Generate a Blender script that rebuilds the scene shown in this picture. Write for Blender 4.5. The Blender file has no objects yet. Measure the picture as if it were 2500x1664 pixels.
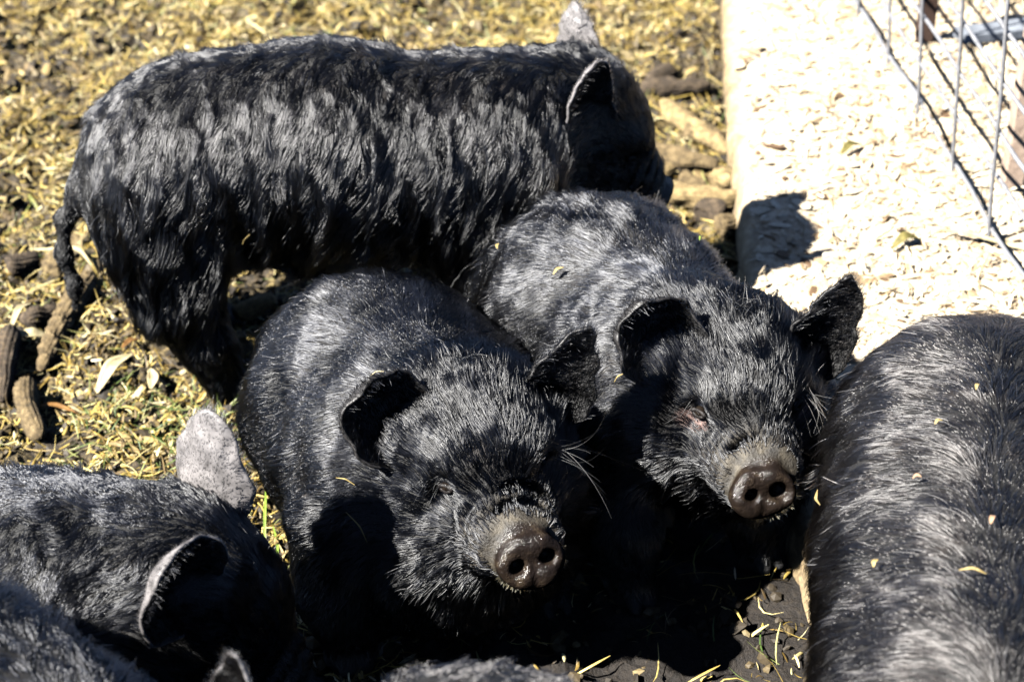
import bpy, math, os, time
import numpy as np
from mathutils import Vector, Matrix, kdtree

T0 = time.time()
HAIR = os.environ.get('NOHAIR') is None
scene = bpy.context.scene
COL = scene.collection
rad = math.radians

# ------------------------------------------------------------------ camera
PITCH = rad(33)
CAM = Vector((0.0, -3.4 * math.cos(PITCH), .25 + 3.4 * math.sin(PITCH)))
cd = bpy.data.cameras.new('camera')
cam = bpy.data.objects.new('camera', cd)
COL.objects.link(cam)
cam.location = CAM
cam.rotation_euler = (math.pi / 2 - PITCH, 0, 0)
cd.sensor_width = 36
cd.lens = 69.6
cd.clip_start = .05
cd.clip_end = 600
cd.dof.use_dof = True
cd.dof.focus_distance = 2.93
cd.dof.aperture_fstop = 3.8
cd.dof.aperture_blades = 7
scene.camera = cam

# ------------------------------------------------------------------ light
SUN = Vector((-.61, -.31, .67)).normalized()          # points at the sun
el = math.asin(SUN.z)
az = math.atan2(SUN.x, SUN.y)
w = bpy.data.worlds.new('World')
scene.world = w
w.use_nodes = True
nt = w.node_tree
nt.nodes.clear()
sky = nt.nodes.new('ShaderNodeTexSky')
sky.sky_type = 'NISHITA'
sky.sun_disc = False
sky.sun_elevation = el
sky.sun_rotation = az
sky.altitude = 1500
sky.air_density = .35
sky.dust_density = .2
bg = nt.nodes.new('ShaderNodeBackground')
bg.inputs[1].default_value = .05
out = nt.nodes.new('ShaderNodeOutputWorld')
nt.links.new(sky.outputs[0], bg.inputs[0])
nt.links.new(bg.outputs[0], out.inputs[0])
ld = bpy.data.lights.new('sun', 'SUN')
ld.energy = 5.0
ld.angle = rad(.53)
ld.color = (1, .965, .90)
sun = bpy.data.objects.new('sun', ld)
COL.objects.link(sun)
sun.rotation_euler = (-SUN).to_track_quat('-Z', 'Y').to_euler()
scene.view_settings.view_transform = 'Standard'
scene.view_settings.look = 'None'
scene.view_settings.exposure = 2.15
scene.view_settings.gamma = 1
scene.cycles.max_bounces = 5
scene.cycles.diffuse_bounces = 0
scene.cycles.glossy_bounces = 0
scene.cycles.transmission_bounces = 2
scene.cycles.transparent_max_bounces = 4
scene.cycles_curves.shape = 'RIBBONS'
scene.cycles_curves.subdivisions = 2

rng = np.random.default_rng(7)

# ------------------------------------------------------------------ helpers
def tag(o, label=None, cat=None, group=None, kind=None):
    if label: o['label'] = label
    if cat: o['category'] = cat
    if group: o['group'] = group
    if kind: o['kind'] = kind
    return o

def mesh_from(name, verts, faces=None, loops=None, sizes=None, mats=(), midx=None, smooth=True):
    """verts (n,3); either faces = (m,4) / (m,3) array, or loops+sizes"""
    me = bpy.data.meshes.new(name)
    verts = np.asarray(verts, np.float32)
    if faces is not None:
        faces = np.asarray(faces, np.int32)
        loops = faces.ravel()
        sizes = np.full(len(faces), faces.shape[1], np.int32)
    me.vertices.add(len(verts))
    me.vertices.foreach_set('co', verts.ravel())
    me.loops.add(len(loops))
    me.loops.foreach_set('vertex_index', np.asarray(loops, np.int32))
    me.polygons.add(len(sizes))
    starts = np.concatenate([[0], np.cumsum(sizes)[:-1]]).astype(np.int32)
    me.polygons.foreach_set('loop_start', starts)
    me.polygons.foreach_set('loop_total', np.asarray(sizes, np.int32))
    if midx is not None:
        me.polygons.foreach_set('material_index', np.asarray(midx, np.int32))
    me.polygons.foreach_set('use_smooth', np.full(len(sizes), smooth, bool))
    me.update(calc_edges=True)
    me.validate()
    for m in mats: me.materials.append(m)
    return me

def link(name, me, parent=None, loc=None):
    o = bpy.data.objects.new(name, me)
    COL.objects.link(o)
    if loc is not None: o.location = loc
    if parent: o.parent = parent
    return o

def unit(v):
    v = np.asarray(v, float)
    return v / np.linalg.norm(v)

def nrm(a):
    return a / np.maximum(np.linalg.norm(a, axis=-1, keepdims=True), 1e-9)

class Waves:
    """smooth vector noise made of random sine waves"""
    def __init__(s, seed, scale, n=10, dim=3):
        r = np.random.default_rng(seed)
        k = nrm(r.normal(size=(n, 3))) * (2 * np.pi / scale) * r.uniform(.55, 1.6, (n, 1))
        s.k = k.T
        s.ph = r.uniform(0, 6.283, n)
        s.a = r.normal(size=(n, dim)) / math.sqrt(n) * 1.4
    def __call__(s, p):
        return np.sin(p @ s.k + s.ph) @ s.a

def vnoise2(x, y, seed=0):
    """value noise on arrays"""
    xi = np.floor(x).astype(np.int64); yi = np.floor(y).astype(np.int64)
    xf = x - xi; yf = y - yi
    xf = xf * xf * (3 - 2 * xf); yf = yf * yf * (3 - 2 * yf)
    def h(a, b):
        n = (a * 374761393 + b * 668265263 + seed * 144665) & 0xffffffff
        n = ((n ^ (n >> 13)) * 1274126177) & 0xffffffff
        return ((n ^ (n >> 16)) & 0xffff) / 65535.0
    return (h(xi, yi) * (1 - xf) + h(xi + 1, yi) * xf) * (1 - yf) + (h(xi, yi + 1) * (1 - xf) + h(xi + 1, yi + 1) * xf) * yf

def fbm2(x, y, seed=0, oct=4):
    s = 0; a = .5
    for i in range(oct):
        s = s + a * vnoise2(x, y, seed + i * 17)
        x = x * 2.03 + 5.1; y = y * 2.03 + 1.7; a *= .5
    return s

# ------------------------------------------------------------------ materials
def new_mat(name):
    m = bpy.data.materials.new(name)
    m.use_nodes = True
    n = m.node_tree
    n.nodes.clear()
    o = n.nodes.new('ShaderNodeOutputMaterial')
    b = n.nodes.new('ShaderNodeBsdfPrincipled')
    n.links.new(b.outputs[0], o.inputs[0])
    return m, n, b

def node(n, t, **kw):
    x = n.nodes.new(t)
    for k, v in kw.items():
        if k in x.inputs.keys(): x.inputs[k].default_value = v
        else: setattr(x, k, v)
    return x

def ramp(n, fac, stops):
    r = n.nodes.new('ShaderNodeValToRGB')
    e = r.color_ramp.elements
    while len(e) < len(stops): e.new(.5)
    for i, (p, c) in enumerate(stops):
        e[i].position = p
        e[i].color = (*c, 1)
    n.links.new(fac, r.inputs[0])
    return r.outputs[0]

def noise(n, scale, detail=4, rough=.6, vec=None):
    x = n.nodes.new('ShaderNodeTexNoise')
    x.inputs['Scale'].default_value = scale
    x.inputs['Detail'].default_value = detail
    x.inputs['Roughness'].default_value = rough
    if vec is None:
        g = n.nodes.new('ShaderNodeNewGeometry')
        vec = g.outputs['Position']
    n.links.new(vec, x.inputs['Vector'])
    return x.outputs['Fac']

def bump(n, b, h, strength, dist):
    x = n.nodes.new('ShaderNodeBump')
    x.inputs['Strength'].default_value = strength
    x.inputs['Distance'].default_value = dist
    n.links.new(h, x.inputs['Height'])
    n.links.new(x.outputs[0], b.inputs['Normal'])

def simple_mat(name, stops, scale=30, rough=.8, bscale=None, bdist=.002, spec=.3, attr=None):
    m, n, b = new_mat(name)
    if attr:
        a = n.nodes.new('ShaderNodeAttribute'); a.attribute_name = attr
        f = a.outputs['Fac']
    else:
        f = noise(n, scale)
    n.links.new(ramp(n, f, stops), b.inputs['Base Color'])
    b.inputs['Roughness'].default_value = rough
    b.inputs['Specular IOR Level'].default_value = spec
    if bscale: bump(n, b, noise(n, bscale, 6), .8, bdist)
    return m

# pig skin: black hide, brown muzzle skin and a wet snout disc chosen by point attributes
def skin_mat():
    m, n, b = new_mat('pig_skin')
    am = n.nodes.new('ShaderNodeAttribute'); am.attribute_name = 'muzzle'
    ad = n.nodes.new('ShaderNodeAttribute'); ad.attribute_name = 'disc'
    base = ramp(n, noise(n, 14, 5), [(.3, (.004, .004, .004)), (.55, (.008, .0075, .0075)), (.8, (.022, .016, .013))])
    muz = ramp(n, noise(n, 60, 6), [(.3, (.013, .011, .009)), (.5, (.036, .030, .022)), (.7, (.085, .071, .050))])
    dis = ramp(n, noise(n, 45, 5), [(.3, (.006, .0044, .0035)), (.52, (.014, .0098, .0075)), (.74, (.04, .029, .019))])
    m1 = n.nodes.new('ShaderNodeMix'); m1.data_type = 'RGBA'
    n.links.new(am.outputs['Fac'], m1.inputs[0]); n.links.new(base, m1.inputs[6]); n.links.new(muz, m1.inputs[7])
    m2 = n.nodes.new('ShaderNodeMix'); m2.data_type = 'RGBA'
    n.links.new(ad.outputs['Fac'], m2.inputs[0]); n.links.new(m1.outputs[2], m2.inputs[6]); n.links.new(dis, m2.inputs[7])
    ap = n.nodes.new('ShaderNodeAttribute'); ap.attribute_name = 'patch'
    pk = ramp(n, noise(n, 160, 6), [(.3, (.045, .028, .024)), (.5, (.13, .08, .07)), (.7, (.26, .17, .15))])
    m3 = n.nodes.new('ShaderNodeMix'); m3.data_type = 'RGBA'
    n.links.new(ap.outputs['Fac'], m3.inputs[0]); n.links.new(m2.outputs[2], m3.inputs[6]); n.links.new(pk, m3.inputs[7])
    n.links.new(m3.outputs[2], b.inputs['Base Color'])
    mr = n.nodes.new('ShaderNodeMapRange')
    mr.inputs['To Min'].default_value = .62; mr.inputs['To Max'].default_value = .16
    n.links.new(ad.outputs['Fac'], mr.inputs['Value'])
    n.links.new(mr.outputs[0], b.inputs['Roughness'])
    h1 = noise(n, 260, 4)
    h2 = noise(n, 55, 5)
    ma = n.nodes.new('ShaderNodeMath'); ma.operation = 'ADD'
    n.links.new(h1, ma.inputs[0]); n.links.new(h2, ma.inputs[1])
    bump(n, b, ma.outputs[0], .75, .0030)
    b.inputs['Specular IOR Level'].default_value = .5
    return m

def ear_mat(name='ear_skin', k=1.):
    m, n, b = new_mat(name)
    n.links.new(ramp(n, noise(n, 30, 5), [(.3, (.06 * k, .056 * k, .056 * k)), (.5, (.15 * k, .14 * k, .14 * k)), (.7, (.23 * k, .215 * k, .212 * k))]), b.inputs['Base Color'])
    b.inputs['Roughness'].default_value = .5
    bump(n, b, noise(n, 240, 5), .35, .0008)
    return m

def hair_mat(name, mel, rough=.21, ior=1.6, pale_top=None):
    m = bpy.data.materials.new(name)
    m.use_nodes = True
    n = m.node_tree
    n.nodes.clear()
    o = n.nodes.new('ShaderNodeOutputMaterial')
    h = n.nodes.new('ShaderNodeBsdfHairPrincipled')
    h.model = 'CHIANG'
    h.parametrization = 'COLOR'
    h.inputs['Color'].default_value = (*mel, 1)
    h.inputs['Roughness'].default_value = rough
    h.inputs['Radial Roughness'].default_value = .5
    h.inputs['Coat'].default_value = .0
    h.inputs['Random Roughness'].default_value = .3
    h.inputs['IOR'].default_value = ior
    if pale_top:  # blend to the paler tone of the upper coat
        t = n.nodes.new('ShaderNodeAttribute'); t.attribute_name = 'pale_top'
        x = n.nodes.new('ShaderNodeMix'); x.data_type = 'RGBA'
        x.inputs[6].default_value = (*mel, 1); x.inputs[7].default_value = (*pale_top, 1)
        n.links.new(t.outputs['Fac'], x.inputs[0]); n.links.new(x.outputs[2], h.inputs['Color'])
    n.links.new(h.outputs[0], o.inputs[0])
    return m

M = {}
M['skin'] = skin_mat()
M['ear'] = ear_mat()
M['ear_dark'] = ear_mat('dark_ear_skin', .15)
M['hair'] = hair_mat('black_hair', (.003, .0033, .0045), pale_top=(.033, .034, .040))
M['hair_shaggy'] = hair_mat('shaggy_black_hair', (.0025, .0027, .0035), .22, 1.6, pale_top=(.016, .0155, .017))
M['hair_grey'] = hair_mat('grey_brown_hair', (.010, .009, .009), pale_top=(.048, .042, .040))
m, n, b = new_mat('eye_dark'); b.inputs['Base Color'].default_value = (.012, .009, .007, 1); b.inputs['Roughness'].default_value = .06
M['eye'] = m
m, n, b = new_mat('eyelid_pink')
n.links.new(ramp(n, noise(n, 120, 5), [(.3, (.10, .065, .055)), (.7, (.27, .18, .15))]), b.inputs['Base Color'])
b.inputs['Roughness'].default_value = .55
bump(n, b, noise(n, 400, 4), .7, .0015)
M['lid'] = m
M['lid_dark'] = simple_mat('eyelid_dark', [(.3, (.008, .007, .007)), (.7, (.02, .016, .015))], 120, .5, 400, .0015)

M['bristle'] = hair_mat('golden_bristle', (.5, .33, .12), .3)
M['fuzz'] = hair_mat('grey_ear_fuzz', (.34, .33, .33), .35)
M['whisker'] = hair_mat('grey_whisker', (.05, .05, .05), .3)

# ------------------------------------------------------------------ signed distance sculpting
class Sdf:
    def __init__(s, lo, hi, h):
        s.lo = np.array(lo, np.float32); s.h = h
        s.n = np.ceil((np.array(hi) - np.array(lo)) / h).astype(int) + 1
        s.D = np.full(s.n, .5, np.float32)
    def sub(s, lo, hi):
        a = np.clip(np.floor((np.array(lo) - s.lo) / s.h).astype(int), 0, s.n - 1)
        b = np.clip(np.ceil((np.array(hi) - s.lo) / s.h).astype(int) + 1, 1, s.n)
        ax = [(s.lo[i] + np.arange(a[i], b[i], dtype=np.float32) * s.h) for i in range(3)]
        X, Y, Z = np.meshgrid(*ax, indexing='ij', sparse=True)
        return (slice(a[0], b[0]), slice(a[1], b[1]), slice(a[2], b[2])), X, Y, Z
    def join(s, sl, d, k):
        D = s.D[sl]
        h = np.maximum(k - np.abs(D - d), 0) / k
        s.D[sl] = np.minimum(D, d) - h * h * k * .25
    def cut(s, sl, d, k):
        D = s.D[sl]
        d = -d
        h = np.maximum(k - np.abs(D - d), 0) / k
        s.D[sl] = np.maximum(D, d) + h * h * k * .25
    def ell(s, c, r, R=None, k=.04, op='join'):
        c = np.array(c, float); r = np.array(r, float)
        if R is None: R = np.eye(3)
        ext = np.sqrt(((R * r) ** 2).sum(1)) + k + .03
        sl, X, Y, Z = s.sub(c - ext, c + ext)
        X = X - c[0]; Y = Y - c[1]; Z = Z - c[2]
        u = X * R[0, 0] + Y * R[1, 0] + Z * R[2, 0]
        v = X * R[0, 1] + Y * R[1, 1] + Z * R[2, 1]
        w_ = X * R[0, 2] + Y * R[1, 2] + Z * R[2, 2]
        k0 = np.sqrt((u / r[0]) ** 2 + (v / r[1]) ** 2 + (w_ / r[2]) ** 2)
        k1 = np.sqrt((u / r[0] ** 2) ** 2 + (v / r[1] ** 2) ** 2 + (w_ / r[2] ** 2) ** 2) + 1e-6
        d = k0 * (k0 - 1) / k1
        getattr(s, op)(sl, d.astype(np.float32), k)
    def cone(s, a, b, ra, rb, k=.03, op='join'):
        a = np.array(a, float); b = np.array(b, float)
        e = max(ra, rb) + k + .03
        sl, X, Y, Z = s.sub(np.minimum(a, b) - e, np.maximum(a, b) + e)
        ab = b - a
        t = ((X - a[0]) * ab[0] + (Y - a[1]) * ab[1] + (Z - a[2]) * ab[2]) / (ab @ ab)
        t = np.clip(t, 0, 1)
        d = np.sqrt((X - a[0] - t * ab[0]) ** 2 + (Y - a[1] - t * ab[1]) ** 2 + (Z - a[2] - t * ab[2]) ** 2) - (ra + (rb - ra) * t)
        getattr(s, op)(sl, d.astype(np.float32), k)
    def ring(s, c, R, ry, rz, tube, k=.006, op='join', top=None):
        """elliptic ring in the plane spanned by R[:,1], R[:,2]"""
        c = np.array(c, float)
        e = max(ry, rz) + tube + k + .02
        sl, X, Y, Z = s.sub(c - e, c + e)
        X = X - c[0]; Y = Y - c[1]; Z = Z - c[2]
        u = X * R[0, 0] + Y * R[1, 0] + Z * R[2, 0]
        v = X * R[0, 1] + Y * R[1, 1] + Z * R[2, 1]
        w_ = X * R[0, 2] + Y * R[1, 2] + Z * R[2, 2]
        q = np.sqrt((v / ry) ** 2 + (w_ / rz) ** 2) + 1e-6
        rr = (q - 1) * np.sqrt(v * v + w_ * w_) / q
        d = np.sqrt(rr * rr + u * u) - tube
        if top is not None: d = d + np.maximum(top - w_, 0) * .35
        getattr(s, op)(sl, d.astype(np.float32), k)
    def disc(s, c, R, ry, rz, half, k=.006, rnd=.01):
        c = np.array(c, float)
        e = max(ry, rz, half) + k + .03
        sl, X, Y, Z = s.sub(c - e, c + e)
        X = X - c[0]; Y = Y - c[1]; Z = Z - c[2]
        u = X * R[0, 0] + Y * R[1, 0] + Z * R[2, 0]
        v = X * R[0, 1] + Y * R[1, 1] + Z * R[2, 1]
        w_ = X * R[0, 2] + Y * R[1, 2] + Z * R[2, 2]
        q = np.sqrt((v / ry) ** 2 + (w_ / rz) ** 2) + 1e-6
        a = (q - 1) * np.sqrt(v * v + w_ * w_) / q + rnd
        b = np.abs(u) - half + rnd
        d = np.minimum(np.maximum(a, b), 0) + np.sqrt(np.maximum(a, 0) ** 2 + np.maximum(b, 0) ** 2) - rnd
        s.join(sl, d.astype(np.float32), k)
    def warp(s, fn, lo, hi):
        """add fn(points) to the field in a box"""
        sl, X, Y, Z = s.sub(lo, hi)
        s.D[sl] += fn(X, Y, Z).astype(np.float32)
    def sample(s, p):
        q = (p - s.lo) / s.h
        q = np.clip(q, 0, s.n - 1.001)
        i = q.astype(np.int32); f = q - i
        x, y, z = i.T; a, b, c = f.T
        D = s.D
        return ((D[x, y, z] * (1 - a) + D[x + 1, y, z] * a) * (1 - b) + (D[x, y + 1, z] * (1 - a) + D[x + 1, y + 1, z] * a) * b) * (1 - c) + \
               ((D[x, y, z + 1] * (1 - a) + D[x + 1, y, z + 1] * a) * (1 - b) + (D[x, y + 1, z + 1] * (1 - a) + D[x + 1, y + 1, z + 1] * a) * b) * c
    def grad(s, p):
        e = s.h * 1.2
        g = np.stack([s.sample(p + np.array(v) * e) - s.sample(p - np.array(v) * e) for v in ((1, 0, 0), (0, 1, 0), (0, 0, 1))], -1)
        return nrm(g)
    def mesh(s):
        D = s.D; sg = D < 0
        n = np.array(D.shape)
        c = [sg[i:n[0] - 1 + i, j:n[1] - 1 + j, k:n[2] - 1 + k] for i in (0, 1) for j in (0, 1) for k in (0, 1)]
        cnt = sum(x.astype(np.int8) for x in c)
        act = (cnt > 0) & (cnt < 8)
        ci = np.argwhere(act)
        idx = np.full(act.shape, -1, np.int32)
        idx[act] = np.arange(len(ci))
        acc = np.zeros((len(ci), 3)); num = np.zeros(len(ci))
        corners = [(i, j, k) for i in (0, 1) for j in (0, 1) for k in (0, 1)]
        for a in corners:
            for ax in range(3):
                if a[ax]: continue
                b = list(a); b[ax] = 1
                da = D[tuple((ci + a).T)]; db = D[tuple((ci + b).T)]
                m = (da < 0) != (db < 0)
                t = np.where(m, da / np.where(m, da - db, 1), 0)
                pos = np.array(a, float) + t[:, None] * (np.array(b) - np.array(a))
                acc += pos * m[:, None]; num += m
        V = s.lo + (ci + acc / num[:, None]) * s.h
        Q = []
        for ax in range(3):
            u, v = (ax + 1) % 3, (ax + 2) % 3
            lo_ = [slice(1, n[i] - 1) for i in range(3)]; hi_ = list(lo_)
            lo_[ax] = slice(0, n[ax] - 1); hi_[ax] = slice(1, n[ax])
            A = sg[tuple(lo_)]; B = sg[tuple(hi_)]
            e = np.argwhere(A != B)
            inside = A[tuple(e.T)]
            off = np.ones(3, int); off[ax] = 0
            e = e + off
            du = np.zeros(3, int); du[u] = 1
            dv = np.zeros(3, int); dv[v] = 1
            q = np.stack([idx[tuple((e - du - dv).T)], idx[tuple((e - dv).T)], idx[tuple(e.T)], idx[tuple((e - du).T)]], 1)
            q[~inside] = q[~inside][:, ::-1]
            Q.append(q)
        return V, np.concatenate(Q)

def rotmat(f, roll=0.):
    """columns forward, left, up"""
    f = unit(f)
    l = unit(np.cross([0, 0, 1], f)); u = np.cross(f, l)
    c, s_ = math.cos(roll), math.sin(roll)
    return np.stack([f, l * c + u * s_, u * c - l * s_], 1)

# ------------------------------------------------------------------ ears
def ear_shell(base, axis, front, L, W, cup, curl, tip=1.5, nu=26, nv=32, th=.0055, wob=None, twist=0., cexp=1.6, wamp=1.):
    """cupped, tapering ear leaf; front = the way the opening faces.  returns verts, quads, flow, inner mask"""
    base = np.array(base, float)
    axis = unit(axis); front = np.array(front, float); front = unit(front - (front @ axis) * axis)
    side = np.cross(axis, front)
    mid = np.zeros((nv, nu, 3)); fl = np.zeros((nv, nu, 3))
    pos = base.copy(); pv = 0
    for j in range(nv):
        v = j / (nv - 1)
        a = curl * v ** cexp
        d = axis * math.cos(a) + front * math.sin(a)
        fr = front * math.cos(a) - axis * math.sin(a)
        tw = twist * v
        sd = side * math.cos(tw) + fr * math.sin(tw); fr = fr * math.cos(tw) - side * math.sin(tw)
        pos = pos + d * L * (v - pv); pv = v
        wv = W * (.62 + .38 * math.sin(min(v / .38, 1) * math.pi / 2)) * max(1 - v ** tip, 0.0) ** .62 + .0006
        cc = cup * (1.25 - .75 * v)
        for i in range(nu):
            u = -1 + 2 * i / (nu - 1)
            ph = cc * u
            r = wv / max(cc, .2)
            mid[j, i] = pos + sd * math.sin(ph) * r + fr * (1 - math.cos(ph)) * r
            fl[j, i] = d
    if wob: mid += Waves(wob, .06, 6)(mid.reshape(-1, 3)).reshape(mid.shape) * .0034 * wamp + Waves(wob + 90, .022, 8)(mid.reshape(-1, 3)).reshape(mid.shape) * .0008 * wamp
    du = np.gradient(mid, axis=1); dv = np.gradient(mid, axis=0)
    N = nrm(np.cross(du, dv))
    if (N[nv // 2, nu // 2] @ front) < 0: N = -N
    uu = np.abs(np.linspace(-1, 1, nu))[None, :, None]
    t = th * .5 * (1.35 - .6 * uu ** 3)
    A = (mid + N * t).reshape(-1, 3); B = (mid - N * t).reshape(-1, 3)
    V = np.concatenate([A, B]); n = nu * nv
    def g(j, i): return j * nu + i
    q = []; inner = []
    for j in range(nv - 1):
        for i in range(nu - 1):
            q.append((g(j, i), g(j, i + 1), g(j + 1, i + 1), g(j + 1, i))); inner.append(1)
            q.append((n + g(j, i), n + g(j + 1, i), n + g(j + 1, i + 1), n + g(j, i + 1))); inner.append(0)
    for j in range(nv - 1):
        q.append((g(j, 0), g(j + 1, 0), n + g(j + 1, 0), n + g(j, 0))); inner.append(0)
        q.append((g(j, nu - 1), n + g(j, nu - 1), n + g(j + 1, nu - 1), g(j + 1, nu - 1))); inner.append(0)
    for i in range(nu - 1):
        q.append((g(nv - 1, i), g(nv - 1, i + 1), n + g(nv - 1, i + 1), n + g(nv - 1, i))); inner.append(0)
    return V, np.array(q), np.concatenate([fl.reshape(-1, 3)] * 2), np.array(inner)

# ------------------------------------------------------------------ hair curves
def tri_sample(V, Q, n, r):
    T = np.concatenate([Q[:, [0, 1, 2]], Q[:, [0, 2, 3]]])
    src = np.concatenate([np.arange(len(Q))] * 2)
    a, b_, c = V[T[:, 0]], V[T[:, 1]], V[T[:, 2]]
    cr = np.cross(b_ - a, c - a)
    ar = np.linalg.norm(cr, axis=1)
    cdf = np.cumsum(ar); i = np.minimum(np.searchsorted(cdf, r.random(n) * cdf[-1]), len(T) - 1)
    u = r.random(n); v = r.random(n); m = u + v > 1; u[m] = 1 - u[m]; v[m] = 1 - v[m]
    P = a[i] + (b_ - a)[i] * u[:, None] + (c - a)[i] * v[:, None]
    return P, nrm(cr[i]), src[i], T[i]

def curves_object(name, paths, r_root, r_tip, mat, parent, pale_top=None):
    n, k, _ = paths.shape
    cu = bpy.data.hair_curves.new(name)
    cu.add_curves([k] * n)
    cu.position_data.foreach_set('vector', paths.astype(np.float32).ravel())
    t = np.linspace(0, 1, k)
    rr = np.asarray(r_root, np.float32).reshape(-1, 1) * (1 - t) ** .6 + r_tip * t
    rr = np.broadcast_to(rr, (n, k)).astype(np.float32)
    at = cu.attributes.get('radius') or cu.attributes.new('radius', 'FLOAT', 'POINT')
    at.data.foreach_set('value', rr.ravel())
    if pale_top is not None:
        da = cu.attributes.new('pale_top', 'FLOAT', 'POINT')
        da.data.foreach_set('value', np.repeat(pale_top, k).astype(np.float32))
    cu.materials.append(mat)
    o = bpy.data.objects.new(name, cu)
    COL.objects.link(o); o.parent = parent
    return o

def grow(P, N, L, flow, sdf, seed, K=8, lift=.35, wave=.35, wscale=.03, curl=0., curl_f=2., clump=.5, nclump=3000, grav=.12, frizz=.12, wz=1.):
    """comb strands over the field: P,N,L per strand, flow(points)->direction"""
    r = np.random.default_rng(seed)
    n = len(P)
    W1 = Waves(seed + 1, wscale, 14); W2 = Waves(seed + 2, wscale * .33, 14)
    for W_ in (W1, W2): W_.k[2] *= wz
    pts = np.zeros((n, K, 3)); pts[:, 0] = P - N * .001; lift = lift
    p = P.copy()
    own = r.normal(size=(n, 3)) * frizz * (1 + 1.3 * (r.random((n, 1)) < .12))
    ph = (W1(P)[:, :1] * 2 + r.normal(size=(n, 1)) * .5)
    lf = lift * r.uniform(.3, 1.7, (n, 1))
    for j in range(1, K):
        t = j / (K - 1)
        g = sdf.grad(p)
        f = flow(p)
        f = f - g * (f * g).sum(1, keepdims=True)
        f = nrm(f)
        sd = np.cross(g, f)
        d = f + W1(p) * wave + W2(p) * wave * .45 + own * (.4 + t)
        if curl: d = d + curl * (sd * np.cos(ph + t * curl_f * 6.283) + g * .6 * np.sin(ph + t * curl_f * 6.283))
        d = nrm(d) + g * lf * (1 - .75 * t)
        d[:, 2] -= grav * t
        d = nrm(d)
        p = p + d * (L / (K - 1))[:, None]
        dd = sdf.sample(p)
        mn = .0012 + lf[:, 0] * L * .22 * t
        push = np.maximum(mn - dd, 0)
        p = p + g * np.minimum(push, .02)[:, None]
        pts[:, j] = p
    if clump > 0 and nclump < n:
        gi = r.choice(n, nclump, replace=False)
        kd = kdtree.KDTree(nclump)
        for a, b_ in enumerate(gi): kd.insert(P[b_], a)
        kd.balance()
        near = np.array([kd.find(x)[1] for x in P])
        G = pts[gi[near]]
        dist = np.linalg.norm(P - P[gi[near]], axis=1)
        t = np.linspace(0, 1, K)[None, :, None] ** .9
        c = clump * r.uniform(.35, 1.1, (n, 1, 1))
        c = np.where((dist < .025)[:, None, None], c, 0)
        off = pts[:, :1] - G[:, :1]
        pts = pts * (1 - c * t) + (G + off * (1 - t * .75)) * (c * t)
    return pts

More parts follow.
